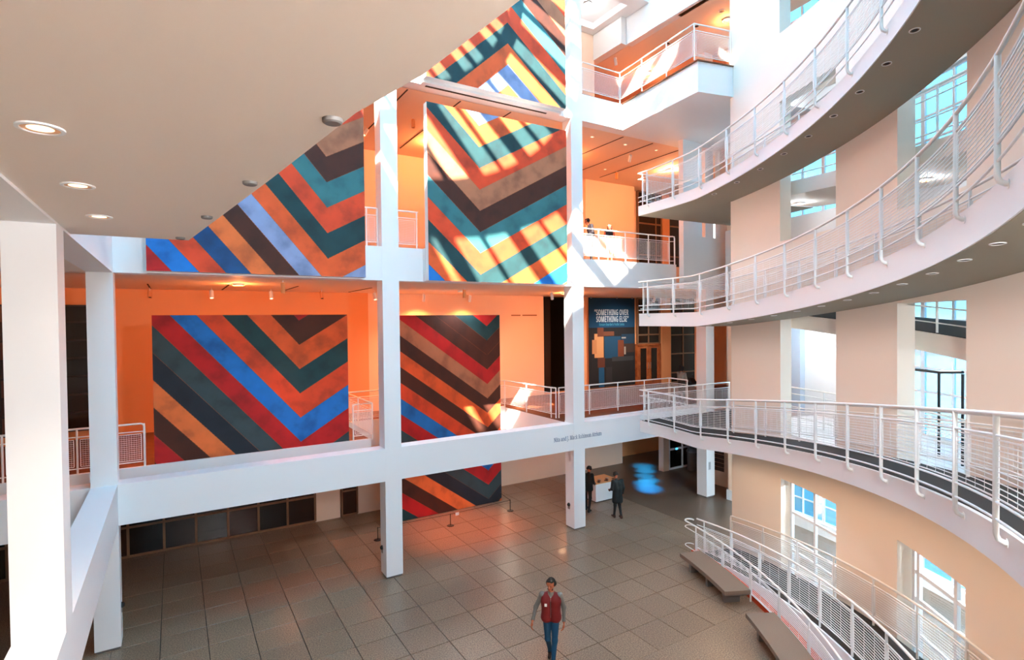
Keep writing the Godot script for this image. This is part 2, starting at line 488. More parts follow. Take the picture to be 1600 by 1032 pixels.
func build_ramps():
	for k in ["upper", "middle", "lower"]:
		var t: float = RAMP[k][2]
		var top := func(a): return ramp_y(k, a)
		var bot := func(a): return ramp_y(k, a) - t
		var end := 70.0 if k == "lower" else 80.0
		var o := thing("ramp")
		st_tag(o, {"upper": "curved white ramp highest on the right, seen from below", "middle": "curved white ramp in the middle right, crossing eye level", "lower": "curved white ramp below eye level with dark carpet"}[k], "ramp")
		var st := S()
		sector(st, 14.9, 16.2, 2.6, end, bot, top, 1.0)
		sector(st, 16.2, 19.45, 2.6, 13.32, bot, top, 1.0)
		obj("fascia", st, M.white, o)
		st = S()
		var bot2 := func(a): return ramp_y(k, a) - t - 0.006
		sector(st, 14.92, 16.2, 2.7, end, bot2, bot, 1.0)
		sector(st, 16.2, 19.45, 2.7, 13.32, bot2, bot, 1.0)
		obj("soffit", st, M.shaded_soffit, o)  # thin underside sheet with shade in its colour
		st = S()
		var top2 := func(a): return ramp_y(k, a) + 0.012
		sector(st, 14.96, 16.19, 2.8, end, top, top2, 1.0)
		sector(st, 16.19, 19.4, 2.8, 13.2, top, top2, 1.0)
		obj("carpet", st, M.carpet, o)
	# the ramp that starts on the ground floor
	var g := thing("ramp")
	st_tag(g, "ramp rising from the stone floor along the curved wall, lowest right", "ramp")
	var gs := S()
	sector(gs, 14.9, 16.19, 13.4, 80.0, -0.02, func(a): return ramp_y("ground", a), 1.0)
	obj("body", gs, M.white, g)
	gs = S()
	sector(gs, 14.94, 16.18, 13.6, 80.0, func(a): return ramp_y("ground", a), func(a): return ramp_y("ground", a) + 0.012, 1.0)
	obj("carpet", gs, M.carpet, g)
	gs = S()
	sector(gs, 14.7, 14.9, 13.4, 62.0, 0.0, 0.13, 1.0)
	obj("edge_strip", gs, M.terracotta, g)
	# ramps of the outer passage, seen through the wall openings
	for e in [[3.72, "upper passage ramp behind the curved wall, seen through the high openings"], [0.0, "middle passage ramp behind the curved wall, seen through the doorways"], [7.44, "topmost passage ramp behind the curved wall"]]:
		var h: float = e[0]
		var f1 := func(a): return 7.18 + h - 1.5 * (deg_to_rad(a) - 0.347)
		var f0 := func(a): return 6.80 + h - 1.5 * (deg_to_rad(a) - 0.347)
		var o := thing("ramp")
		st_tag(o, e[1], "ramp")
		var st := S()
		sector(st, 16.85, 19.45, 13.6, 80.0, f0, f1, 1.2)
		obj("fascia", st, M.soffit, o)
		st = S()
		sector(st, 16.9, 19.4, 13.8, 79.8, f1, func(a): return 7.192 + h - 1.5 * (deg_to_rad(a) - 0.347), 1.2)
		obj("carpet", st, M.carpet, o)

# ---------------------------------------------------------------- curved wall with openings
func build_curved_wall():
	var br := [13.32, 20.79, 28.41, 35.78, 42.82, 50.8, 57.9, 65.8, 72.8, 80.8, 90.0]
	var solid := [[2.72, 3.58], [7.36, 9.17], [12.93, 14.75], [18.4, 21.5]]
	var st := S()
	for i in br.size() - 1:
		if i % 2 == 0:
			sector(st, 16.2, 16.53, br[i], br[i + 1], -0.3, 21.5, 0.9)
		else:
			for s in solid:
				sector(st, 16.2, 16.53, br[i], br[i + 1], s[0], s[1], 0.9)
	st_tag(obj("wall_curved", st, M.curved), "tall curved cream wall pierced by rows of square openings", "wall")

func win_unit(n: int, a0: float, a1: float, r: float, y0: float, y1: float, vert: Array, hor: Array, label: String, w := 0.05):
	var o := Node3D.new()
	o.name = "window_%d" % n
	add_child(o)
	st_tag(o, label, "window")
	var dg := rad_to_deg(w / r)
	var st := S()
	sector(st, r, r + 0.08, a0, a0 + dg, y0, y1)
	sector(st, r, r + 0.08, a1 - dg, a1, y0, y1)
	sector(st, r, r + 0.08, a0 + dg, a1 - dg, y0, y0 + w)
	sector(st, r, r + 0.08, a0 + dg, a1 - dg, y1 - w, y1)
	obj("frame", st, M.frame, o)
	var va := [a0 + dg * 0.5]
	for v in vert:
		st = S()
		sector(st, r + 0.005, r + 0.07, v - dg * 0.5, v + dg * 0.5, y0 + w, y1 - w)
		obj("mullion", st, M.frame, o)
		va.append(v)
	va.append(a1 - dg * 0.5)
	var hs := [y0 + w * 0.5]
	for h in hor:
		st = S()
		sector(st, r + 0.01, r + 0.06, a0 + dg, a1 - dg, h - w * 0.45, h + w * 0.45)
		obj("transom", st, M.frame, o)
		hs.append(h)
	hs.append(y1 - w * 0.5)
	for i in va.size() - 1:
		for k in hs.size() - 1:
			st = S()
			sheet(st, r + 0.035, va[i] + dg * 0.4, va[i + 1] - dg * 0.4, hs[k] + w * 0.4, hs[k + 1] - w * 0.4)
			obj("pane", st, M.tint if r > 19.0 else M.glass, o)

func sheet(st: SurfaceTool, r: float, a0: float, a1: float, y0: float, y1: float):
	var n := maxi(1, int(ceil((a1 - a0) / 1.5)))
	for i in n:
		var a := lerpf(a0, a1, float(i) / n)
		var b := lerpf(a0, a1, float(i + 1) / n)
		q(st, pol(r, a, y0), pol(r, b, y0), pol(r, b, y1), pol(r, a, y1), -rad_out((a + b) * 0.5), 1)

func build_outer_wall():
	var bands := [[0.4, 2.8], [3.95, 7.7], [10.5, 13.25], [16.0, 18.8]]
	var st := S()
	var y := -0.3
	sector(st, 19.52, 19.78, 4.0, 19.0, 3.95, 7.7, 1.5)
	for b in bands:
		sector(st, 19.5, 19.8, 2.0, 90.0, y, b[0], 1.5)
		y = b[1]
	sector(st, 19.5, 19.8, 2.0, 90.0, y, 21.5, 1.5)
	st_tag(obj("wall_outer", st, M.white), "white outer wall of the passage behind the curved wall, mostly glazed", "wall")
	st = S()
	sector(st, 19.3, 19.5, 11.1, 12.15, 3.9, 7.7)
	st_tag(obj("trim", st, mat(Color(0.72, 0.78, 0.85), 0.6)), "pale blue-grey pilaster on the white passage wall, seen through the farther doorway", "trim")
	var n := 1
	for j in 4:
		var b: Array = bands[j]
		for i in 6:
			var a := 4.0 + 5.0 * i
			if j == 1 and i < 3:
				continue
			var hs := []
			var yy: float = b[0] + 0.55
			while yy < b[1] - 0.2:
				hs.append(yy)
				yy += 0.62
			win_unit(n, a, a + 5.0, 19.6, b[0], b[1], [a + 2.6], hs, "bright outer window %s from the far end in the %s row of the glazed passage" % [ORD[i], ["ground", "lower", "middle", "top"][j]])
			n += 1
		for i in 6:
			var a := 34.0 + 9.0 * i
			win_unit(n, a, a + 9.0, 19.6, b[0], b[1], [a + 3.0, a + 6.0], [(b[0] + b[1]) * 0.5], "wide outer window %s along the near part of the %s row" % [ORD[i], ["ground", "lower", "middle", "top"][j]])
			n += 1
	win_unit(n, 20.9, 28.3, 16.46, 0.0, 2.72, [24.2], [0.75, 1.02, 1.8], "white framed four-light window beside the ground ramp, farther one", 0.07)
	win_unit(n + 1, 35.9, 42.7, 16.46, 0.0, 2.86, [36.5, 40.2], [0.95, 1.62, 2.15], "white framed window beside the ground ramp, nearer one at lower right", 0.08)

# ---------------------------------------------------------------- roof with a radial skylight
func build_roof():
	st_tag(prism_obj("roof", [[-9.4, -22.0], [27.9, -22.0], [21.6, -14.76], [-9.4, -14.76]], 21.5, 21.9, M.white), "flat white roof over the galleries", "roof")
	st_tag(box_obj("roof", Vector3(-9.4, 21.5, -14.76), Vector3(-1.1, 21.9, 5.4), M.white), "flat white roof over the side gallery", "roof")
	var st := S()
	sector(st, 14.2, 15.35, 0.0, 56.0, 21.5, 21.9)  # unseen ring, closed here to dim the top of the curved wall
	sector(st, 15.0, 15.35, 56.0, 90.0, 21.5, 21.9)
	sector(st, 15.35, 16.15, 0.0, 35.5, 21.5, 21.9)
	sector(st, 15.35, 16.15, 37.6, 38.3, 21.5, 21.9)  # slots left open to throw sun streaks on the curved wall
	sector(st, 15.35, 16.15, 39.3, 40.3, 21.5, 21.9)
	sector(st, 15.35, 16.15, 43.0, 90.0, 21.5, 21.9)
	sector(st, 16.15, 20.0, 0.0, 90.0, 21.5, 21.9)
	st_tag(obj("roof", st, M.white), "flat white roof ring over the ramps, unseen, cut to shape sun and sky light", "roof")
	var k := thing("skylight")
	st_tag(k, "quarter-round skylight of radial beams over the atrium", "skylight")
	st = S()
	sector(st, 11.2, 12.6, 0.0, 90.0, 21.6, 21.83)
	sector(st, 0.0, 1.6, 0.0, 90.0, 21.6, 21.83)
	obj("ring_beam", st, M.white, k)
	st = S()
	for rr in [4.2, 6.6, 8.9]:  # unseen rings added to break the sun stripes into patches
		sector(st, rr, rr + 0.35, 0.0, 90.0, 21.65, 21.83)
	obj("added_purlin", st, M.white, k)
	var i := 1
	var a := 3.125
	while a < 90.0:
		st = S()
		var main := i % 2 == 0
		var hw := 0.27 if main else 0.07
		var t := Transform3D(Basis(Vector3.UP, -deg_to_rad(a)), C)
		bx(st, Vector3(1.5, 21.72, -hw), Vector3(15.0, 21.83, hw), t)
		obj("rafter", st, M.white, k)
		i += 1
		a += 5.625
	st = S()
	for gi in 9:
		q(st, pol(1.5, gi * 10.0, 21.85), pol(15.0, gi * 10.0, 21.85), pol(15.0, gi * 10.0 + 10.0, 21.85), pol(1.5, gi * 10.0 + 10.0, 21.85), Vector3.UP)
	obj("glazing", st, M.glass, k)

# ---------------------------------------------------------------- galleries
func screen(n: String, x0: float, z: float, cols: Array, rows: Array, m_pane: Array, label: String, w := 0.06, fm: Material = null):
	# a framed glass screen facing +z: cols and rows are the lines of its bars
	var o := thing(n)
	st_tag(o, label, "window" if n.begins_with("window") else "door")
	var st := S()
	for c in [cols[0], cols[-1]]:
		bx(st, Vector3(x0 + c - w * 0.5, rows[0], z - 0.05), Vector3(x0 + c + w * 0.5, rows[-1], z + 0.05))
	for r in [rows[0], rows[-1]]:
		bx(st, Vector3(x0 + cols[0], r - w * 0.5, z - 0.045), Vector3(x0 + cols[-1], r + w * 0.5, z + 0.045))
	var fmat: Material = fm if fm else M.bronze
	obj("frame", st, fmat, o)
	for i in range(1, cols.size() - 1):
		box_obj("mullion", Vector3(x0 + cols[i] - w * 0.5, rows[0] + w * 0.5, z - 0.04), Vector3(x0 + cols[i] + w * 0.5, rows[-1] - w * 0.5, z + 0.04), fmat, o)
	for k in range(1, rows.size() - 1):
		box_obj("transom", Vector3(x0 + cols[0], rows[k] - w * 0.5, z - 0.035), Vector3(x0 + cols[-1], rows[k] + w * 0.5, z + 0.035), fmat, o)
	for i in cols.size() - 1:
		for k in rows.size() - 1:
			box_obj("pane", Vector3(x0 + cols[i] + w * 0.4, rows[k] + w * 0.4, z - 0.012), Vector3(x0 + cols[i + 1] - w * 0.4, rows[k + 1] - w * 0.4, z + 0.004), m_pane[(i * 3 + k * 2) % m_pane.size()], o)
	return o

func build_galleries():
	# floors
	var f := thing("floor")
	st_tag(f, "first gallery floor slab with a square well behind the second bay", "floor")
	var parts := [[-9.0, 4.95, -21.4, -16.2], [4.95, 11.45, -21.4, -19.3], [11.45, 21.2, -21.4, -15.25]]
	prism_obj("slab", [[21.2, -21.4], [26.8, -21.4], [21.7, -15.25], [21.2, -15.25]], 2.71, 3.59, M.oakfloor, f)
	for p in parts:
		box_obj("slab", Vector3(p[0], 2.71, p[2]), Vector3(p[1], 3.58, p[3]), M.white, f)
		box_obj("finish", Vector3(p[0], 3.58, p[2]), Vector3(p[1], 3.6, p[3] - 0.06), M.oakfloor, f)
		box_obj("kerb", Vector3(p[0], 3.58, p[3] - 0.06), Vector3(p[1], 3.64, p[3]), M.white, f)
	f = thing("floor")
	st_tag(f, "second gallery floor slab above the striped lower panels", "floor")
	prism_obj("slab", [[-9.0, -21.4], [26.8, -21.4], [21.6, -15.2], [-9.0, -15.2]], 8.24, 9.14, M.gallery, f)
	prism_obj("finish", [[-9.0, -21.4], [26.7, -21.4], [21.5, -15.25], [-9.0, -15.25]], 9.14, 9.165, M.oakfloor, f)
	f = thing("floor")
	st_tag(f, "top gallery floor slab with an angular balcony at right", "floor")
	prism_obj("slab", [[-9.0, -21.4], [26.8, -21.4], [21.6, -15.2], [-9.0, -15.2]], 13.83, 14.73, M.gallery, f)
	prism_obj("balcony", [[11.88, -15.2], [11.88, ZF], [13.73, ZF], [13.38, -11.17], [14.64, -10.9], [18.0, -10.2], [18.4, -14.0], [20.7, -14.0], [21.6, -15.2]], 13.83, 14.73, M.white, f)
	prism_obj("finish", [[11.9, -21.3], [11.9, -14.8], [13.67, -14.8], [13.33, -11.13], [14.7, -10.85], [18.0, -10.2], [18.4, -14.1], [20.7, -14.1], [26.6, -21.3]], 14.73, 14.76, M.oakfloor, f)
	# ceiling joints
	for e in [[5.9, -20.6, -15.3, 13.83], [7.6, -20.6, -15.3, 13.83], [9.4, -20.6, -15.3, 13.83], [14.25, -18.2, -15.3, 13.83], [15.75, -19.8, -15.3, 13.83], [17.3, -20.2, -15.2, 13.83], [-0.6, -20.8, -18.5, 8.24], [1.4, -20.8, -18.0, 8.24], [3.3, -20.8, -18.0, 8.24], [5.6, -20.8, -18.0, 8.24]]:
		st_tag(box_obj("trim", Vector3(e[0] - 0.02, e[3] - 0.012, e[1]), Vector3(e[0] + 0.02, e[3] + 0.01, e[2]), M.slot), "thin dark lighting slot in the gallery ceiling running away from the viewer", "trim")
	st_tag(box_obj("trim", Vector3(6.25, 13.815, -14.85), Vector3(10.45, 13.84, -14.78), M.slot), "long dark slot in the soffit under the topmost striped panel", "trim")
	# ground-floor glazed screen
	var dg := [mat(Color(0.10, 0.07, 0.05), 0.12), mat(Color(0.2, 0.09, 0.04), 0.25), mat(Color(0.08, 0.06, 0.045), 0.1), mat(Color(0.15, 0.075, 0.04), 0.18)]
	screen("window_screen", 0.0, -20.42, [-8.7, -7.77, -6.85, -5.92, -5.0, -4.07, -3.14, -2.22, -1.3, -0.37, 0.5, 1.42, 2.34, 3.26, 4.18], [0.04, 0.93, 2.68], dg, "long dark glazed screen with square panes at the back of the ground floor", 0.07)
	st_tag(box_obj("wall_lobby", Vector3(4.2, 0, -20.8), Vector3(5.06, 2.71, -20.4), M.gallery), "plain wall pier between the dark glazed screen and the small window", "wall")
	screen("window_screen", 0.0, -20.42, [5.12, 5.68], [0.04, 0.93, 2.68], [dg[1]], "single narrow dark window right of the wall pier", 0.06)
	st_tag(box_obj("wall_lobby", Vector3(5.7, 0, -20.8), Vector3(7.4, 2.71, -20.4), M.gallery), "dim lobby wall behind the middle column", "wall")
	# side gallery seen between the near columns
	screen("window_screen", 0.0, -21.3, [-8.2, -6.9, -5.6, -4.3, -3.25, -1.9], [3.9, 4.45, 5.0, 5.55, 6.1, 6.65, 7.2, 7.7], [mat(Color(0.09, 0.08, 0.075), 0.1), mat(Color(0.3, 0.17, 0.1), 0.4), mat(Color(0.07, 0.065, 0.06), 0.1), mat(Color(0.16, 0.1, 0.07), 0.3)], "tall dark window with horizontal bars glimpsed left of the corner column", 0.05, M.dark)
	# right-hand gallery: doors and window grids
	var sm := [mat(Color(0.12, 0.09, 0.07), 0.15), mat(Color(0.16, 0.11, 0.08), 0.2)]
	screen("window_screen", 0.0, -21.3, [20.72, 21.5, 22.32], [5.82, 6.28, 6.9, 8.2], sm, "dark glazed panel above the double doors of the first gallery", 0.08)
	screen("window_screen", 0.0, -21.3, [23.15, 24.15, 25.15], [3.62, 4.15, 5.18, 6.22, 7.2, 8.2], sm, "tall dark window grid beside the double doors", 0.07)
	screen("window_screen", 0.0, -21.3, [20.8, 22.1, 22.5], [9.2, 10.5, 12.15, 13.8], sm, "dark window grid at the back of the second gallery, left part", 0.08)
	screen("window_screen", 0.0, -21.3, [23.1, 24.2, 25.2], [9.2, 10.5, 12.15, 13.8], sm, "dark window grid at the back of the second gallery, right part", 0.07)
	for e in [[22.42, 23.1, 3.6, 8.24, "first"], [22.55, 23.05, 9.17, 13.83, "second"]]:
		st_tag(box_obj("trim", Vector3(e[0], e[2], -21.4), Vector3(e[1], e[3], -21.2), M.warm_lit_tint), "tan pilaster beside the dark window grid of the %s gallery" % e[4], "trim")
	var d := thing("door_1")
	st_tag(d, "pair of wooden doors with glazed lights in the first gallery", "door")
	var st := S()
	for x in [20.66, 22.3]:
		bx(st, Vector3(x - 0.05, 3.6, -21.4), Vector3(x + 0.05, 5.8, -21.2))
	bx(st, Vector3(20.66, 5.7, -21.4), Vector3(22.3, 5.8, -21.2))
	obj("frame", st, M.wood, d)
	for k in 2:
		var x0 := 20.72 + 0.78 * k
		st = S()
		for e in [[0.0, 0.16, 0.0, 2.09], [0.6, 0.76, 0.0, 2.09], [0.16, 0.6, 0.0, 0.3], [0.16, 0.6, 1.95, 2.09]]:
			cbx(st, Vector3(x0 + e[0], 3.61 + e[2], -21.3), Vector3(x0 + e[1], 3.61 + e[3], -21.24), 0.006)
		var leaf := obj("leaf", st, M.wood, d)
		var o := box_obj("pane", Vector3(x0 + 0.15, 3.9, -21.28), Vector3(x0 + 0.61, 5.58, -21.265), sm[0], leaf)
		o.set_meta("label", "dark glazed light")
		st = S()
		var hx := x0 + (0.68 if k == 0 else 0.08)
		tube(st, [Vector3(hx, 4.5, -21.24), Vector3(hx, 4.5, -21.19), Vector3(hx, 4.8, -21.19), Vector3(hx, 4.8, -21.24)], 0.012, 6)
		obj("handle", st, M.metal, leaf)
	# ground floor glass door at right with its small screen
	screen("door_2", 0.0, -18.3, [19.75, 20.65, 21.45], [0.04, 0.95, 2.5], [M.dark_glass], "white framed glass door at the back of the lobby beside the bin", 0.09, M.frame)
	var sc := thing("entry_screen", Vector3(20.2, 0.95, -18.22))
	tag(sc, "small glowing blue screen on the lobby glass door", "screen")
	st = S()
	cbx(st, Vector3(-0.09, -0.05, -0.03), Vector3(0.09, 0.06, 0.0), 0.006)
	obj("case", st, M.black, sc)
	box_obj("display_panel", Vector3(-0.075, -0.038, 0.0), Vector3(0.075, 0.048, 0.004), glow(Color(0.3, 0.75, 1.0), 1.2), sc)
	gallery_lights()

func can_light(at: Vector3, label: String, lit: bool, tilt := Vector3(0, -1, -0.3), group := "", col := DEEP):
	var o := thing("spotlight", at)
	tag(o, label, "lamp", group)
	var st := S()
	tube(st, [Vector3(0, 0, 0), Vector3(0, -0.1, 0)], 0.012, 6)
	obj("stem", st, M.white, o)
	var b := Basis(Quaternion(Vector3.DOWN, tilt.normalized()))
	st = S()
	lathe(st, [Vector2(0.0, 0.14), Vector2(0.05, 0.14), Vector2(0.06, 0.125), Vector2(0.06, -0.14), Vector2(0.05, -0.14), Vector2(0.045, -0.12)], Vector3(0, -0.2, 0), 14, b)
	obj("housing", st, M.warm_lit_tint if not lit else M.white, o)
	st = S()
	lathe(st, [Vector2(0.0, -0.118), Vector2(0.046, -0.118)], Vector3(0, -0.2, 0), 14, b)
	obj("lamp_lens", st, M.lamp if lit else M.dark, o)
	if lit:
		spot(at + Vector3(0, -0.2, 0) + tilt.normalized() * 0.16, at + tilt * 5.0, col, 8.0, 62.0, 0.05)

func gallery_lights():
	var g := "track spotlights on the gallery ceilings"
	var xs := [[-0.6, -20.2, 0], [1.05, -20.0, 1], [2.8, -20.0, 1], [4.35, -19.6, 0], [6.3, -19.9, 1], [8.5, -20.6, 1], [10.55, -20.6, 1]]
	for i in xs.size():
		can_light(Vector3(xs[i][0], 8.24, xs[i][1]), "small cylinder spotlight under the first gallery ceiling, %s from the left" % ORD[i], xs[i][2] == 1, Vector3(0, -1, 0.55) if i < 5 else Vector3(0, -1, -0.2), g)
	can_light(Vector3(12.6, 8.24, -17.6), "small cylinder spotlight under the first gallery ceiling right of the sunlit column", true, Vector3(0.5, -1, -0.5), g)
	can_light(Vector3(19.2, 8.24, -18.6), "small cylinder spotlight in front of the hanging poster", true, Vector3(0.0, -1, -0.6), g, CREAM)
	can_light(Vector3(5.75, 13.83, -18.9), "lit cylinder spotlight left of the middle column, second gallery", true, Vector3(-0.6, -1, 0.2), g)
	can_light(Vector3(6.85, 13.83, -17.3), "unlit cylinder spotlight right of the middle column, second gallery", false, Vector3(0, -1, 0), g)
	can_light(Vector3(15.9, 13.83, -16.7), "tilted cylinder spotlight under the balcony soffit", true, Vector3(0.3, -1, -0.7), g)
	can_light(Vector3(17.27, 13.83, -19.0), "upright cylinder spotlight before the pale display wall", false, Vector3(0, -1, 0), g)
	can_light(Vector3(15.08, 17.5, -16.6), "angled spotlight on the orange ceiling of the top gallery", true, Vector3(0.5, -1, -0.3), g)
	# round ceiling lamps deeper in the rooms
	var where := ["over the upper left bay", "behind the upper right panel", "near the sunlit column, second gallery", "before the pale display wall", "deep in the top gallery", "over the angular top balcony", "at the far end of the top gallery", "near the hanging poster", "by the wooden doors", "over the lower left panel", "over the square well", "before the dark glazed screen", "over the lobby desk", "in the side gallery at far left"]
	var lamps := [[1.5, 13.83, -18.2, 3.6, 1], [8.4, 13.83, -19.2, 3.6, 1], [13.6, 13.83, -18.2, 3.8, 1], [19.2, 13.83, -17.6, 3.0, 0], [17.2, 17.5, -17.0, 2.2, 1], [16.6, 17.5, -12.6, 1.0, 1], [20.5, 17.5, -17.5, 1.6, 1], [14.0, 8.24, -18.6, 1.6, 1], [23.6, 8.24, -17.2, 2.2, 0], [1.6, 8.24, -17.6, 1.2, 1], [9.2, 8.24, -18.6, 7.0, 2], [3.0, 2.71, -18.6, 0.12, 1], [14.0, 2.71, -18.8, 0.3, 1], [-4.5, 8.24, -18.6, 0.8, 1]]
	for i in lamps.size():
		var e: Array = lamps[i]
		disc_lamp(Vector3(e[0], e[1], e[2]), e[3], where[i], [WARM, DEEP, CREAM][e[4]], e[4] == 2)
	for i in 3:  # added fill lamps out of view, brightening columns and curved wall
		disc_lamp(Vector3([-0.2, 1.2, 0.4][i], 8.27, [1.6, 1.2, 3.4][i]), 1.8, ["added as fill on the soffit slab left behind the viewer", "added as fill on the soffit slab right behind the viewer", "added as fill on the soffit slab well behind the viewer"][i], Color(1.0, 0.9, 0.78))
	can_light(Vector3(8.5, 8.24, -17.0), "cylinder spotlight over the square well, throwing an orange pool on the stone floor", false, Vector3(0, -1, 0), g)
	spot(Vector3(8.5, 7.85, -17.0), Vector3(8.4, 0.0, -17.0), POOL, 46.0, 20.0, 0.06)
	can_light(Vector3(2.5, 8.24, -15.75), "cylinder spotlight close behind the beam over the gap in the gallery floor", false, Vector3(0, -1, 0), g)
	spot(Vector3(2.5, 7.85, -15.75), Vector3(2.8, 0.0, -15.72), POOL, 5.0, 20.0, 0.06)
	disc_lamp(pol(15.5, 76.0, ramp_y("middle", 76.0) - 0.45), 16.0, "added as fill under the middle ramp just right of the viewer", Color(0.97, 0.98, 1.0))  # added fill lamp out of view, for the ramp fascias and wall
	disc_lamp(Vector3(13.2, 18.75, -16.0), 0.7, "added as fill in the recessed pale ceiling bay", CREAM)  # lamp added to brighten the pale alcove
	for i in 3:  # lamps added to brighten the ground-level window reveals
		disc_lamp(pol(17.9, [16.5, 25.0, 39.0][i], 3.55), 4.5, "added as fill under the ground-level passage ceiling, %s from the far end" % ORD[i], COOL)
	var lv := ["ground", "lower", "middle", "top"]
	for k in 3:  # lamps added to brighten the passage behind the openings
		for i in 3:
			var a: float = [15.5, 29.0, 43.0][i]
			disc_lamp(pol(18.2, a, 6.795 + 3.72 * k - 1.5 * (deg_to_rad(a) - 0.347)), ([1.9, 0.6, 0.6] if k == 0 else [0.4, 0.5, 0.5])[i], "added as fill under the %s passage ramp, %s from far end" % [["middle", "upper", "topmost"][k], ORD[i]], COOL)

func disc_lamp(at: Vector3, e: float, where: String, c: Color, down := false):
	var o := thing("ceiling_lamp", at)
	tag(o, "round warm ceiling lamp " + where, "lamp", "round ceiling lamps inside the galleries")
	var st := S()
	lathe(st, [Vector2(0.16, 0.0), Vector2(0.16, -0.05), Vector2(0.13, -0.06)], Vector3.ZERO, 18)
	obj("rim", st, M.white, o)
	st = S()
	lathe(st, [Vector2(0.13, -0.055), Vector2(0.0, -0.055)], Vector3.ZERO, 18)
	obj("lamp_diffuser", st, glow(Color(1.0, 0.6, 0.3), 1.2), o)
	if down:
		spot(at + Vector3(0, -0.1, 0), at + Vector3(0, -3, 0), c, e, 82.0, 0.1)
	else:
		omni(at + Vector3(0, -0.16, 0), c, e, 0.1, "ceiling_lamp")

func downlight(at: Vector3, label: String, group: String, r := 0.1, lit := false, up := Vector3.UP):
	var o := thing("downlight", at)
	tag(o, label, "lamp", group)
	var st := S()
	var b := Basis(Quaternion(Vector3.UP, up))
	lathe(st, [Vector2(r * 0.8, 0.0), Vector2(r * 0.82, -0.01), Vector2(r, -0.008), Vector2(r, 0.004)], Vector3.ZERO, 20, b)
	obj("trim_ring", st, M.white, o)
	st = S()
	lathe(st, [Vector2(r * 0.8, -0.002), Vector2(r * 0.55, -0.003)], Vector3.ZERO, 20, b)
	obj("reflector", st, M.bronze if not lit else M.gilt, o)
	st = S()
	lathe(st, [Vector2(r * 0.55, -0.003), Vector2(0.0, -0.003)], Vector3.ZERO, 20, b)
	obj("lamp_lens", st, M.lamp if lit else M.dark, o)

# ---------------------------------------------------------------- striped wall panels
const PAL := {"or": Color(0.93, 0.30, 0.14), "og": Color(0.95, 0.38, 0.16), "td": Color(0.07, 0.25, 0.27), "tl": Color(0.22, 0.47, 0.49), "br": Color(0.30, 0.12, 0.045), "bl": Color(0.08, 0.48, 0.82), "rd": Color(0.78, 0.08, 0.09), "gb": Color(0.58, 0.64, 0.80), "tn": Color(0.75, 0.47, 0.33), "nv": Color(0.09, 0.13, 0.18), "sl": Color(0.2, 0.28, 0.3), "pe": Color(0.95, 0.47, 0.22), "db": Color(0.03, 0.3, 0.52)}

func stripes(w_m: float, h_m: float, fold: float, sl: float, sr: float, band: float, shift: float, seq: Array, sd: int) -> StandardMaterial3D:
	# plain even chevron stripes: height over the fold line falls by sl per metre to the left, sr to the right
	var ppm := 110.0
	var W := int(w_m * ppm)
	var H := int(h_m * ppm)
	var img := Image.create(W, H, false, Image.FORMAT_RGB8)
	var fx := fold * W
	var bp := band * ppm
	var line := Color(0.75, 0.36, 0.14)
	for y in H:
		var s0 := (H - y) + shift * ppm     # height at the fold column
		for side in 2:
			var k: float = sl if side == 0 else sr
			var span := fx if side == 0 else W - fx
			if span < 1.0:
				continue
			# s = s0 - k * distance from the fold
			var i1 := int(floor(s0 / bp)) if k > 0 else int(floor((s0 - k * span) / bp))
			var i0 := int(floor((s0 - k * span) / bp)) if k > 0 else int(floor(s0 / bp))
			for i in range(i0, i1 + 1):
				var da := (s0 - (i + 1) * bp) / k
				var db := (s0 - i * bp) / k
				var lo := clampf(minf(da, db), 0, span)
				var hi := clampf(maxf(da, db), 0, span)
				if hi <= lo:
					continue
				var x0 := int(round(fx - hi)) if side == 0 else int(round(fx + lo))
				var x1 := int(round(fx - lo)) if side == 0 else int(round(fx + hi))
				var c: Color = PAL[seq[posmod(i, seq.size())]]
				img.fill_rect(Rect2i(x0, y, x1 - x0, 1), c)
				if x1 - x0 > 3 and hi < span:
					img.fill_rect(Rect2i(x0 if side == 0 else x1 - 1, y, 1, 1), line)
	var m := mat(Color.WHITE, 0.75)
	m.albedo_texture = ImageTexture.create_from_image(img)
	m.detail_enabled = true
	m.detail_blend_mode = BaseMaterial3D.BLEND_MODE_MUL
	m.detail_albedo = noise_tex(0.012, [[0.0, Color(0.72, 0.72, 0.74)], [0.5, Color(0.93, 0.93, 0.93)], [1.0, Color(1, 1, 1)]], 512, sd, 5)
	return m

func panel(x0: float, x1: float, y0: float, y1: float, z: float, th: float, m: Material, label: String):
	var o := thing("striped_panel", Vector3(x0, y0, z))
	tag(o, label, "artwork")
	var w := x1 - x0
	var h := y1 - y0
	var st := S()
	bx(st, Vector3(0, 0, -th), Vector3(w, h, -0.004))
	obj("board", st, M.white, o)
	st = S()
	var v := [Vector3(0, 0, 0), Vector3(w, 0, 0), Vector3(w, h, 0), Vector3(0, h, 0)]
	var uv := [Vector2(0, 1), Vector2(1, 1), Vector2(1, 0), Vector2(0, 0)]
	for i in [0, 2, 1, 0, 3, 2]:
		st.set_normal(Vector3.BACK)
		st.set_uv(uv[i])
		st.add_vertex(v[i])
	put("painted_face", st.commit(), m, o)
	return o

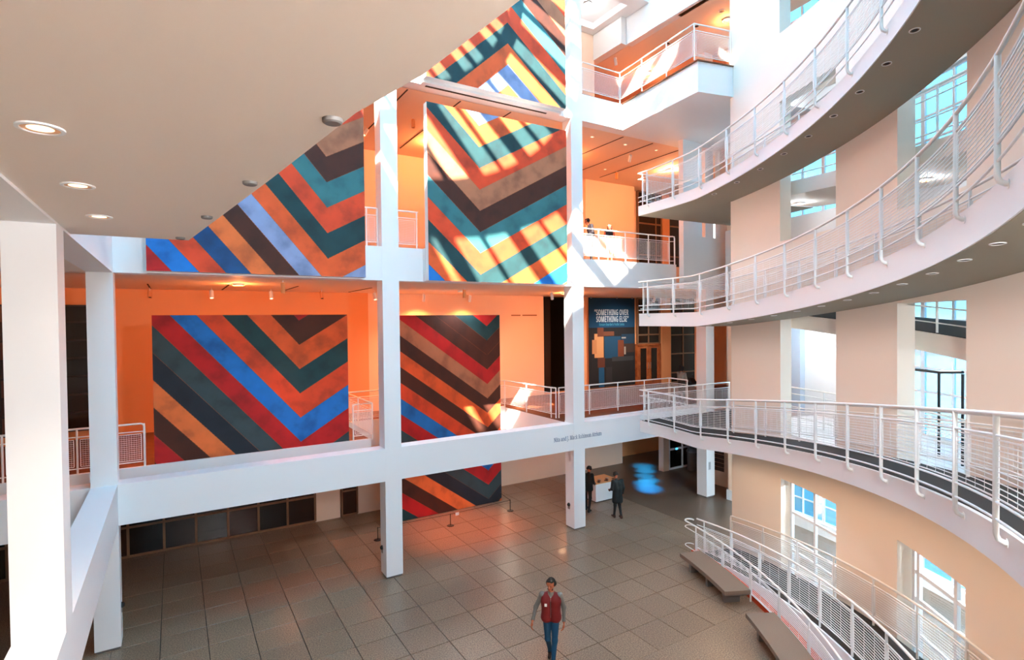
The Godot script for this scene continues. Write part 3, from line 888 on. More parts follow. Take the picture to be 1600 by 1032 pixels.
func build_panels():
	panel(-0.46, 4.33, 2.7, 7.33, -16.3, 0.12, stripes(4.79, 4.63, 0.72, 1.16, 0.62, 0.68, 0.29, ["sl", "rd", "bl", "or", "td", "og", "br", "rd", "br", "pe", "nv"], 31), "lower left striped panel with blue and red chevrons above the white beam")
	panel(6.08, 10.9, 0.02, 7.33, -18.75, 0.12, stripes(4.82, 7.31, 0.88, 0.72, 0.9, 0.56, 3.2, ["br", "td", "rd", "br", "pe", "nv", "sl", "rd", "bl", "or", "br", "og", "br", "tn", "rd", "br"], 32), "tall striped panel standing on the stone floor behind the middle bay")
	panel(-0.48, 4.31, 8.27, 13.2, -14.35, 0.22, stripes(4.79, 4.93, 0.8, 1.2, 0.55, 0.64, 0.19, ["og", "td", "or", "tl", "br", "tn", "or", "rd", "bl", "or", "db", "pe", "br", "gb"], 33), "upper left striped panel with teal and orange chevrons, partly behind the soffit")
	panel(6.08, 10.9, 8.25, 13.2, -14.35, 0.22, stripes(4.82, 4.95, 0.34, 0.9, 0.55, 0.62, 0.4, ["td", "or", "tl", "br", "tn", "or", "td", "og", "gb", "br", "pe", "bl", "og"], 34), "upper right striped panel crossed by patches of sunlight")
	panel(6.08, 10.9, 13.9, 20.6, -14.35, 0.25, stripes(4.82, 6.7, 0.55, -0.9, -0.8, 0.62, 0.3, ["og", "gb", "og", "td", "or", "tl", "br", "tn", "or"], 35), "topmost striped panel under the skylight, streaked with sun")
	for e in [[6.08, 10.9, 8.24, 9.17], [-0.48, 4.31, 8.24, 9.17], [6.08, 10.9, 13.83, 14.76]]:
		st_tag(box_obj("trim", Vector3(e[0], e[2], ZF), Vector3(e[1], e[3], -14.6), M.white), "white bracket strip holding a striped panel off the beam", "trim")

# ---------------------------------------------------------------- railings
func lens(pts: Array) -> Array:
	var l := [0.0]
	for i in range(1, pts.size()):
		l.append(l[-1] + pts[i].distance_to(pts[i - 1]))
	return l

func along(pts: Array, l: Array, s: float) -> Vector3:
	for i in range(1, pts.size()):
		if s <= l[i] or i == pts.size() - 1:
			return pts[i - 1].lerp(pts[i], clampf((s - l[i - 1]) / maxf(l[i] - l[i - 1], 1e-5), 0.0, 1.0))
	return pts[-1]

func wire(st: SurfaceTool, a: Vector3, b: Vector3, w: float):
	var d := (b - a).normalized()
	var s := d.cross(Vector3.UP)
	if s.length() < 0.1:
		s = d.cross(Vector3.RIGHT)
	s = s.normalized() * w
	var u := s.cross(d).normalized() * w
	q(st, a + s + u, b + s + u, b + s - u, a + s - u, s)
	q(st, a - s + u, b - s + u, b - s - u, a - s - u, -s)
	q(st, a + s + u, b + s + u, b - s + u, a - s + u, u)
	q(st, a + s - u, b + s - u, b - s - u, a - s - u, -u)

# base: points along the foot of the rail; posts: distances along it
func railing(label: String, group: String, base: Array, posts: Array, o := {}) -> Node3D:
	var top: float = o.get("top", 1.08)
	var mid: float = o.get("mid", 0.89)
	var lows: Array = o.get("lows", [0.15])
	var m0: float = o.get("m0", 0.2)
	var m1: float = o.get("m1", 0.83)
	var foot: float = o.get("foot", 0.0)
	var hook = o.get("hook", null)
	var cell: float = o.get("cell", 0.05)
	var root := thing("railing")
	tag(root, label, "railing", group)
	var up := func(h): return base.map(func(p): return p + Vector3(0, h, 0))
	var l := lens(base)
	var st := S()
	var tp: Array = up.call(top)
	if o.get("drop_end", false):
		var d: Vector3 = (tp[-1] - tp[-2]).normalized()
		tp[-1] = tp[-1] - d * 0.07
		tp.append(tp[-1] + d * 0.05 + Vector3(0, -0.02, 0))
		tp.append(tp[-1] + d * 0.02 + Vector3(0, -0.05, 0))
		tp.append(tp[-1] + Vector3(0, foot - top + 0.07, 0))
	if o.get("drop_start", false):
		var d: Vector3 = (tp[0] - tp[1]).normalized()
		tp[0] = tp[0] - d * 0.07
		tp.push_front(tp[0] + d * 0.05 + Vector3(0, -0.02, 0))
		tp.push_front(tp[0] + d * 0.02 + Vector3(0, -0.05, 0))
		tp.push_front(tp[0] + Vector3(0, foot - top + 0.07, 0))
	tube(st, tp, 0.024, 8)
	obj("handrail", st, M.handrail, root)
	st = S()
	tube(st, up.call(mid), 0.014, 6)
	obj("mid_rail", st, M.rail, root)
	for h in lows:
		st = S()
		tube(st, up.call(h), 0.014, 6)
		obj("lower_rail", st, M.rail, root)
	for s in posts:
		var p := along(base, l, s)
		st = S()
		if hook:
			var d: Vector3 = hook.call(p)
			tube(st, [p + Vector3(0, top, 0), p + Vector3(0, -0.03, 0), p + Vector3(0, -0.075, 0) + d * 0.018, p + Vector3(0, -0.1, 0) + d * 0.06, p + Vector3(0, -0.105, 0) + d * 0.13], 0.026, 8)
			tube(st, [p + Vector3(0, -0.105, 0) + d * 0.075, p + Vector3(0, -0.105, 0) + d * 0.1], 0.045, 10)
		else:
			tube(st, [p + Vector3(0, foot, 0), p + Vector3(0, top, 0)], 0.022, 8)
		obj("post", st, M.rail, root)
	if o.get("no_mesh", false):
		return root
	for i in posts.size() - 1:
		var s0: float = posts[i] + 0.06
		var s1: float = posts[i + 1] - 0.06
		if s1 - s0 < 0.12:
			continue
		st = S()
		var n := maxi(1, int(ceil((s1 - s0) / 0.45)))
		var line := []
		for k in n + 1:
			line.append(along(base, l, lerpf(s0, s1, float(k) / n)))
		var rows := int(round((m1 - m0) / cell))
		for r in rows + 1:
			var h := lerpf(m0, m1, float(r) / rows)
			var w := 0.0065 if r == 0 or r == rows else float(o.get("wire", 0.003))
			for k in n:
				wire(st, line[k] + Vector3(0, h, 0), line[k + 1] + Vector3(0, h, 0), w)
		var cols := int(round((s1 - s0) / float(o.get("cellv", cell))))
		for c in cols + 1:
			var p := along(base, l, lerpf(s0, s1, float(c) / cols))
			wire(st, p + Vector3(0, m0, 0), p + Vector3(0, m1, 0), 0.0065 if c == 0 or c == cols else 0.0017)
		obj("mesh_panel", st, M.mesh, root)
	return root

func arc_base(r: float, a0: float, a1: float, yf, step := 1.24) -> Array:
	var n := maxi(1, int(ceil(absf(a1 - a0) / step)))
	var out := []
	for i in n + 1:
		var a := a0 + (a1 - a0) * i / n
		out.append(pol(r, a, yf.call(a) if yf is Callable else float(yf)))
	return out

func every(base: Array, first: float, gap: float) -> Array:
	var total: float = lens(base)[-1]
	var out := []
	var s := first
	while s <= total + 0.001:
		out.append(minf(s, total))
		s += gap
	return out

func corners(p: Array) -> Array:
	# distances of a polyline's corners with posts between at about 1.25 m
	var l := lens(p)
	var out := [0.0]
	for i in range(1, p.size()):
		var n := maxi(1, int(round((l[i] - l[i - 1]) / 1.25)))
		for k in n:
			out.append(lerpf(l[i - 1], l[i], float(k + 1) / n))
	return out

func build_rails():
	var inward := func(p): return Vector3(p.x - C.x, 0, p.z - C.z).normalized()
	var spec := {"top": 1.09, "mid": 0.89, "lows": [0.27, 0.11], "m0": 0.31, "m1": 0.85, "hook": inward, "cellv": 0.29, "wire": 0.0042}
	for k in ["upper", "middle", "lower"]:
		var yf := func(a): return ramp_y(k, a)
		var end := 69.2 if k == "lower" else 79.1
		var b := arc_base(14.82, 2.95, end, yf)
		var pa := []
		var a := 4.66
		while a < end:
			pa.append(a)
			a += POST
		# distances of the posts along the sampled arc
		var l := lens(b)
		var ps := []
		for x in pa:
			var f: float = (x - 2.95) / (end - 2.95) * (b.size() - 1)
			var i := mini(int(f), b.size() - 2)
			ps.append(lerpf(l[i], l[i + 1], f - i))
		railing("white pipe and mesh railing along the inner edge of the %s curved ramp" % k, "", b, ps, spec)
		b = arc_base(16.06, 13.9, end, yf)
		railing("white railing on the wall side of the %s curved ramp" % k, "", b, every(b, 0.1, 1.4), {"top": 1.0, "mid": 0.85, "lows": [0.2], "m0": 0.25, "m1": 0.8, "cellv": 0.2})
		var back := []
		for i in 9:
			back.append(pol(14.86 + 4.4 * i / 8.0, 3.1, yf.call(3.0)))
		railing("white railing across the back of the %s ramp landing" % k, "", back, every(back, 0.12, 1.42), {"lows": [0.16], "cellv": 0.3, "wire": 0.004})
	# ground ramp
	var gf := func(a): return ramp_y("ground", a)
	var g := arc_base(14.94, 13.2, 69.0, gf)
	railing("white railing climbing with the ground-level ramp behind the benches", "", g, every(g, 0.35, 1.29), {"top": 1.02, "mid": 0.84, "lows": [0.14], "m0": 0.19, "m1": 0.8, "cellv": 0.4, "wire": 0.0042})
	g = arc_base(16.08, 13.6, 69.0, gf)
	railing("cream railing on the wall side of the ground-level ramp", "", g, every(g, 0.02, 1.42), {"top": 1.0, "mid": 0.85, "lows": [0.2], "m0": 0.25, "m1": 0.8, "drop_start": true})
	var lv := arc_base(14.64, 62.0, 12.8, 0.0)
	for i in 7:
		var t := PI * i / 6.0
		lv.append(pol(14.78 - 0.14 * cos(t), 12.7 - 0.55 * sin(t), 0))
	railing("level white railing standing on the stone floor behind the two grey benches", "", lv, every(lv, 0.5, 1.29), {"top": 0.95, "mid": 0.76, "lows": [0.2], "m0": 0.24, "m1": 0.72, "cellv": 0.4, "wire": 0.0042})
	# passage rails seen through the openings
	for h in [-3.72, 0.0, 3.72]:
		var pf := func(a): return 7.18 + h - 1.5 * (deg_to_rad(a) - 0.347)
		var b := arc_base(16.95, 14.5, 60.0, pf)
		if h < -1.0:
			b = arc_base(17.8, 14.0, 60.0, func(a): return 3.9)
		railing("thin pale railing of the outer passage, %s level, seen through the openings" % {-3.72: "lower", 0.0: "middle", 3.72: "upper"}[h], "", b, every(b, 0.3, 1.5), {"no_mesh": true, "lows": [0.2, 0.5]})
	# galleries
	var b1 := [Vector3(-8.6, 3.6, -16.26), Vector3(-0.66, 3.6, -16.26)]
	railing("white mesh railing ending in a rounded post left of the lower left panel", "", b1, every(b1, 0.1, 1.306), {"drop_end": true})
	b1 = [Vector3(4.45, 3.6, -16.28), Vector3(5.02, 3.6, -16.28), Vector3(5.02, 3.6, -19.24), Vector3(11.38, 3.6, -19.24), Vector3(11.52, 3.6, -16.2), Vector3(11.6, 3.6, -16.02)]
	railing("white mesh railing around the square well behind the middle bay", "", b1, corners(b1), {"drop_start": true})
	b1 = [Vector3(11.7, 3.6, -15.98), Vector3(17.3, 3.6, -15.98), Vector3(17.25, 3.6, -15.0)]
	railing("white mesh railing in front of the hanging poster on the first gallery", "", b1, corners(b1))
	b1 = [Vector3(4.36, 9.165, -15.05), Vector3(4.87, 9.165, -15.05)]
	railing("short white railing left of the middle column on the second gallery", "", b1, [0.2, 0.5], {"drop_start": true})
	b1 = [Vector3(5.4, 9.165, -15.05), Vector3(6.06, 9.165, -15.05)]
	railing("short white railing right of the middle column on the second gallery", "", b1, [0.02, 0.62], {"drop_start": true})
	b1 = [Vector3(11.95, 9.165, -14.92), Vector3(16.2, 9.165, -14.92), Vector3(16.36, 9.165, -14.8)]
	railing("white mesh railing that two visitors lean on, second gallery", "", b1, [0.05, 0.75, 2.0, 3.15, 4.25, 4.44], {"drop_start": true, "drop_end": true})
	b1 = [Vector3(11.93, 14.76, -14.83), Vector3(13.66, 14.76, -14.83), Vector3(13.31, -0.0 + 14.76, -11.24), Vector3(14.6, 14.76, -10.98)]
	railing("white mesh railing around the angular top balcony", "", b1, corners(b1), {"drop_start": true})

# ---------------------------------------------------------------- smaller things
func text(t: String, h: float, at: Vector3, m: Material, font: String, weight := 400, italic := false, parent: Node = self, n := "lettering", squeeze := 1.0) -> MeshInstance3D:
	var f := SystemFont.new()
	f.font_names = PackedStringArray([font])
	f.font_weight = weight
	f.font_italic = italic
	var tm := TextMesh.new()
	tm.text = t
	tm.font = f
	tm.font_size = 48
	tm.pixel_size = h / 48.0
	tm.depth = 0.008
	tm.curve_step = 2.0
	var o := put(n, tm, m, parent)
	o.position = at
	o.scale.x = squeeze
	return o

func build_details():
	# lettering on the beam
	var ink := mat(Color(0.42, 0.48, 0.58), 0.6)
	tag(text("Nita and J. Mack Robinson Atrium", 0.19, Vector3(11.61, 3.15, ZF + 0.003), ink, "Droid Serif", 400, true, self, "beam_lettering", 0.66), "small grey italic lettering naming the atrium on the white beam", "lettering")
	for i in 2:
		tag(box_obj("wall_lettering", Vector3(13.05 + 0.6 * i, 7.31, -21.4), Vector3(13.55 + 0.9 * i, 7.37, -21.396), mat(Color(0.62, 0.42, 0.3), 0.7)), "line of tiny lettering on the peach gallery wall, %s part" % ["first", "second"][i], "lettering")
	# hanging poster
	var p := thing("poster", Vector3(17.46, 3.7, -21.3))
	tag(p, "tall hanging exhibition poster, dark blue above with a collage below", "poster")
	var W := 308
	var H := 450
	var img := Image.create(W, H, false, Image.FORMAT_RGB8)
	img.fill(Color(0.10, 0.09, 0.085))
	img.fill_rect(Rect2i(0, 0, W, 150), Color(0.0, 0.22, 0.33))
	for e in [[0, 150, W, 45, "14110f"], [100, 195, 110, 110, "0e3d55"], [215, 185, 90, 60, "123042"], [190, 215, 40, 90, "6e3212"], [230, 235, 75, 45, "3a2416"], [150, 300, 150, 22, "30302e"], [35, 180, 60, 120, "c98a55"], [20, 210, 30, 70, "b97a48"], [55, 150, 40, 45, "66341a"], [95, 170, 70, 22, "6a3a1f"], [55, 300, 48, 50, "5a2a14"], [62, 350, 36, 100, "0d4a6a"], [110, 350, 90, 100, "26221f"], [215, 200, 30, 8, "8a8a80"], [232, 250, 12, 40, "9a8a78"], [150, 325, 120, 125, "17130f"]]:
		img.fill_rect(Rect2i(e[0], e[1], e[2], e[3]), Color(e[4]))
	var st := S()
	bx(st, Vector3(0, 0, -0.02), Vector3(3.08, 4.5, -0.002))
	obj("sheet", st, M.dark, p)
	st = S()
	var v := [Vector3(0, 0, 0), Vector3(3.08, 0, 0), Vector3(3.08, 4.5, 0), Vector3(0, 4.5, 0)]
	var uv := [Vector2(0, 1), Vector2(1, 1), Vector2(1, 0), Vector2(0, 0)]
	for i in [0, 2, 1, 0, 3, 2]:
		st.set_normal(Vector3.BACK)
		st.set_uv(uv[i])
		st.add_vertex(v[i])
	var pm := mat(Color.WHITE, 0.9)
	pm.albedo_texture = ImageTexture.create_from_image(img)
	put("print", st.commit(), pm, p)
	var lm := mat(Color(0.7, 0.74, 0.74), 0.6)
	text("\u201cSOMETHING OVER", 0.4, Vector3(1.5, 3.76, 0.004), lm, "Droid Sans", 700, false, p, "lettering", 0.62)
	text("SOMETHING ELSE\u201d", 0.4, Vector3(1.56, 3.42, 0.004), lm, "Droid Sans", 700, false, p, "lettering", 0.62)
	text("Romare Bearden\u2019s Profile Series", 0.19, Vector3(1.5, 3.16, 0.004), mat(Color(0.2, 0.55, 0.65), 0.6), "Droid Sans", 400, false, p, "lettering", 0.62)
	for x in [0.15, 1.85, 2.9]:
		box_obj("clip", Vector3(x - 0.04, 4.46, -0.01), Vector3(x + 0.04, 4.55, 0.02), M.metal, p)
	# directory boards
	directory("directory_board", Vector3(22.9, 3.9, -18.99), 0.0, 0.55, 1.95, Color(0.66, 0.43, 0.3), Color(0.3, 0.17, 0.1), "tan directory board with five rows of text on the orange wall behind the far column")
	directory("directory_board", Vector3(19.65, 0.62, -15.65), -90.0, 0.5, 0.9, Color(0.24, 0.17, 0.14), Color(0.1, 0.07, 0.06), "dark notice board on the shadowed lobby wall behind the far column")
	var n := thing("notice", Vector3(17.95, 1.1, -14.575))
	tag(n, "small printed notice on the face of the far white column", "sign")
	st = S()
	cbx(st, Vector3(0, 0, 0), Vector3(0.14, 0.32, 0.006), 0.002)
	obj("sheet", st, mat(Color(0.78, 0.79, 0.8), 0.6), n)
	for i in 6:
		box_obj("line", Vector3(0.02, 0.04 + 0.045 * i, 0.006), Vector3(0.12, 0.058 + 0.045 * i, 0.008), M.grey, n)
	# dark round fixtures on the columns
	for e in [[Vector3(-1.105, 0.86, -15.0), 90.0, "corner column at left"], [Vector3(4.89, 0.77, -15.1), -90.0, "middle column"], [Vector3(11.41, 0.8, -15.05), -90.0, "sunlit column at right"]]:
		var o := thing("wall_fixture", e[0], deg_to_rad(e[1]))
		tag(o, "small black round-headed fixture on the side of the " + e[2], "fixture")
		st = S()
		lathe(st, [Vector2(0.0, 0.07), Vector2(0.035, 0.062), Vector2(0.06, 0.03), Vector2(0.068, 0.0)], Vector3(0, 0.0, 0), 16, Basis(Vector3.RIGHT, PI / 2))
		obj("dome", st, M.black, o)
		st = S()
		cbx(st, Vector3(-0.05, -0.15, 0.0), Vector3(0.05, -0.05, 0.02), 0.004)
		obj("plate", st, M.metal, o)
	# benches
	bench(13.84, 14.5, 16.2, 25.7, "long grey padded bench by the curved railing, farther one")
	bench(13.86, 14.52, 29.8, 40.2, "long grey padded bench by the curved railing, nearer one at the bottom edge")
	# kiosk table
	var k := thing("welcome_desk", Vector3(13.81, 0, -16.5))
	tag(k, "white desk with leaflets and warm light coloured into its top, behind the sunlit column", "desk")
	st = S()
	cbx(st, Vector3(0, 0.04, -0.85), Vector3(1.15, 0.72, 0), 0.012)
	obj("body", st, M.white, k)
	st = S()
	cbx(st, Vector3(-0.03, 0.72, -0.88), Vector3(1.18, 0.755, 0.03), 0.01)
	obj("top", st, mat(Color(0.92, 0.72, 0.5), 0.5), k)  # white desk top with warm lamplight put into its colour
	st = S()
	bx(st, Vector3(0.04, 0, -0.8), Vector3(1.1, 0.04, -0.04))
	obj("plinth", st, M.dark, k)
	for i in 7:
		var lf := thing("leaflet", Vector3(14.05 + 0.13 * i, 0.756, -16.62 - 0.12 * (i % 3)), 0.3 * (i % 4) - 0.4)
		tag(lf, "small %s leaflet lying on the white desk, %s from its left end" % [["dark", "red-brown", "pale"][i % 3], ORD[i]], "leaflet", "leaflets on the desk")
		st = S()
		cbx(st, Vector3(-0.05, 0, -0.075), Vector3(0.05, 0.012, 0.075), 0.002)
		obj("cover", st, [M.dark, mat(Color(0.45, 0.2, 0.1), 0.6), mat(Color(0.8, 0.76, 0.7), 0.6)][i % 3], lf)
	# low barrier before the tall panel
	var posts := [Vector3(5.55, 0, -17.6), Vector3(8.08, 0, -17.45), Vector3(10.6, 0, -17.6), Vector3(10.75, 0, -18.6)]
	var b := thing("barrier", Vector3.ZERO)
	tag(b, "low stanchion barrier on the floor before the tall striped panel", "barrier")
	for i in 3:
		st = S()
		lathe(st, [Vector2(0.0, 0.02), Vector2(0.11, 0.018), Vector2(0.125, 0.008), Vector2(0.125, 0.0)], posts[i], 18)
		obj("foot", st, M.black, b)
		st = S()
		tube(st, [posts[i] + Vector3(0, 0.015, 0), posts[i] + Vector3(0, 0.42, 0)], 0.014, 8)
		obj("post", st, M.black, b)
	for i in 3:
		st = S()
		tube(st, [posts[i] + Vector3(0, 0.4, 0), posts[i].lerp(posts[i + 1], 0.5) + Vector3(0, 0.385, 0), posts[i + 1] + Vector3(0, 0.4, 0)], 0.008, 6)
		obj("cord", st, M.dark, b)
	var cd := thing("label_card", Vector3(8.34, 0.36, -17.44))
	tag(cd, "small white card hanging on the cord of the low barrier", "sign")
	st = S()
	cbx(st, Vector3(-0.07, -0.05, -0.004), Vector3(0.07, 0.06, 0.004), 0.002)
	obj("card", st, mat(Color(0.9, 0.88, 0.85), 0.6), cd)
	# litter bin
	var t := thing("litter_bin", Vector3(20.62, 0, -17.65))
	tag(t, "round grey litter bin with a domed lid beside the lobby glass door", "bin")
	st = S()
	lathe(st, [Vector2(0.2, 0.0), Vector2(0.23, 0.02), Vector2(0.25, 0.9), Vector2(0.0, 0.9)], Vector3.ZERO, 24)
	obj("body", st, M.grey, t)
	st = S()
	lathe(st, [Vector2(0.265, 0.86), Vector2(0.27, 0.92), Vector2(0.2, 1.05), Vector2(0.08, 1.12), Vector2(0.0, 1.13)], Vector3.ZERO, 24)
	obj("lid", st, M.metal, t)
	# black frame seen through the nearer opening
	var fr := thing("glass_barrier", Vector3.ZERO)
	tag(fr, "black framed glass barrier in the passage behind the nearer wall opening", "barrier")
	st = S()
	for a in [26.2, 30.3, 32.35]:
		tube(st, [pol(18.2, a, 3.9), pol(18.2, a, 5.86)], 0.03, 6)
	tube(st, [pol(18.2, 26.2, 5.84), pol(18.2, 30.3, 5.84), pol(18.2, 32.35, 5.9)], 0.035, 6)
	obj("frame", st, M.black, fr)
	var fs := S()
	sector(fs, 16.53, 19.5, 13.4, 80.0, 3.55, 3.9, 1.5)
	st_tag(obj("floor", fs, M.white), "white floor of the outer passage behind the curved wall", "floor")
	# blue light thrown on the lobby floor by a small projector under the gallery slab
	var pj := thing("projector", Vector3(18.2, 2.6, -18.2))
	tag(pj, "small projector under the lobby ceiling that throws a blue patch on the floor", "projector")
	st = S()
	cbx(st, Vector3(-0.14, -0.08, -0.18), Vector3(0.14, 0.11, 0.18), 0.012)
	obj("case", st, M.dark, pj)
	st = S()
	lathe(st, [Vector2(0.05, -0.08), Vector2(0.05, -0.11), Vector2(0.0, -0.112)], Vector3.ZERO, 16)
	obj("lens", st, glow(Color(0.2, 0.6, 1.0), 1.0), pj)
	for i in 6:
		spot(Vector3(18.2, 2.47, -18.2), Vector3([16.95, 17.3, 17.75, 18.1, 18.7, 19.2][i], 0.0, [-16.8, -17.4, -17.6, -18.2, -18.75, -19.4][i]), Color(0.05, 0.6, 1.0), [40.0, 34.0, 30.0, 26.0, 34.0, 40.0][i], 12.0, 0.12)
	# downlights
	for i in 3:
		downlight(Vector3([-0.65, -0.66, -0.66][i], 8.268, [-4.25, -5.84, -7.4][i]), "recessed downlight in the broad soffit over the viewer, %s from the viewer" % ORD[i], "downlights in the broad soffit", 0.12, true)
		spot(Vector3([-0.65, -0.66, -0.66][i], 8.24, [-4.25, -5.84, -7.4][i]), Vector3([-0.65, -0.66, -0.66][i], 0.0, [-4.25, -5.84, -7.4][i]), Color(1.0, 0.92, 0.84), [12.0, 12.0, 0.5][i], 50.0, 0.1)
	for i in 4:
		var dd := thing("ceiling_disc", Vector3([0.8, 0.56, 0.33, 0.1][i], 8.27, [-3.26, -5.04, -6.87, -8.7][i]))
		tag(dd, "small grey disc on the edge of the broad soffit, %s from the viewer" % ORD[i], "fixture", "grey discs along the soffit edge")
		st = S()
		lathe(st, [Vector2(0.058, 0.0), Vector2(0.056, -0.02), Vector2(0.045, -0.028), Vector2(0.0, -0.03)], Vector3.ZERO, 18)
		obj("cover", st, M.grey, dd)
	for e in [["upper", [15.68, 19.62, 23.54, 27.4, 31.2, 34.95, 38.66, 42.29, 45.83]], ["middle", [14.6, 18.3, 22.0, 25.7, 29.4, 33.1, 36.9, 40.6, 44.3, 48.0, 51.7, 55.2, 58.6]], ["lower", [14.6, 18.3, 22.0, 25.7, 29.4, 33.1, 36.9, 40.6, 44.3, 48.0, 51.7, 55.2]]]:  # the lower row of fittings is added and unseen
		var t3: float = RAMP[e[0]][2]
		for i in e[1].size():
			var a: float = e[1][i]
			var sl: float = RAMP[e[0]][1] / 15.1
			var tang := Vector3(-sin(deg_to_rad(a)), 0, cos(deg_to_rad(a)))
			var nrm := (Vector3.UP - tang * sl).normalized()
			downlight(pol(15.12, a, ramp_y(e[0], a) - t3 - 0.006), "recessed downlight with added fill light under the %s ramp, %s from its far tip" % [e[0], ORD[i]], "downlights under the %s ramp" % e[0], 0.075, false, nrm)
			var dp := pol(15.12, a, ramp_y(e[0], a) - t3 - 0.03)
			spot(dp, dp - nrm, CREAM if e[0] != "lower" else Color(1.0, 0.84, 0.68), {"upper": 0.12, "middle": 0.17, "lower": 0.42}[e[0]], 84.0, 0.05)  # fill light added to brighten the curved wall; the lenses stay dark
	for i in 4:
		downlight(Vector3([13.25, 14.94, 16.52, 16.59][i], 13.826, [-15.88, -15.94, -15.87, -19.0][i]), "recessed downlight in the soffit under the top balcony, %s from the column" % ORD[i], "downlights under the top balcony", 0.08, true)
	for i in 3:
		downlight(Vector3([16.0, 16.04, 16.09][i], 17.497, [-12.35, -13.45, -14.84][i]), "recessed downlight in the orange top gallery ceiling, %s from the ramp" % ORD[i], "downlights in the orange ceiling", 0.11, false)


func directory(n: String, at: Vector3, turn: float, w: float, h: float, c: Color, ink: Color, label: String):
	var o := thing(n, at, deg_to_rad(turn))
	tag(o, label, "sign")
	for i in 5:
		var y0 := h * i / 5.0
		var st := S()
		cbx(st, Vector3(0, y0 + 0.008, 0), Vector3(w, y0 + h / 5.0 - 0.008, 0.02), 0.003)
		var row := obj("row", st, mat(c, 0.6), o)
		st = S()
		for k in 3:
			bx(st, Vector3(0.04, y0 + h * (0.05 + 0.05 * k), 0.02), Vector3(0.04 + w * [0.7, 0.45, 0.6][(k + i) % 3], y0 + h * (0.065 + 0.05 * k), 0.022))
		obj("print", st, mat(ink, 0.7), row)

func bench(r0: float, r1: float, a0: float, a1: float, label: String):
	var m := (a0 + a1) * 0.5
	var o := thing("bench")
	tag(o, label, "bench")
	var st := S()
	sector(st, r0, r1, a0, a1, 0.32, 0.42, 1.0)
	obj("cushion", st, M.bench, o)
	st = S()
	sector(st, r0 + 0.03, r1 - 0.03, a0 + 0.12, a1 - 0.12, 0.285, 0.32, 1.0)
	obj("frame", st, M.grey, o)
	for t in [0.14, 0.5, 0.86]:
		var a: float = lerpf(a0, a1, t)
		st = S()
		var tr := Transform3D(Basis(Vector3.UP, -deg_to_rad(a)), pol(0, 0, 0))
		bx(st, Vector3(r0 + 0.12, 0, -0.05), Vector3(r1 - 0.12, 0.285, 0.05), tr)
		obj("leg", st, M.grey, o)
	return m

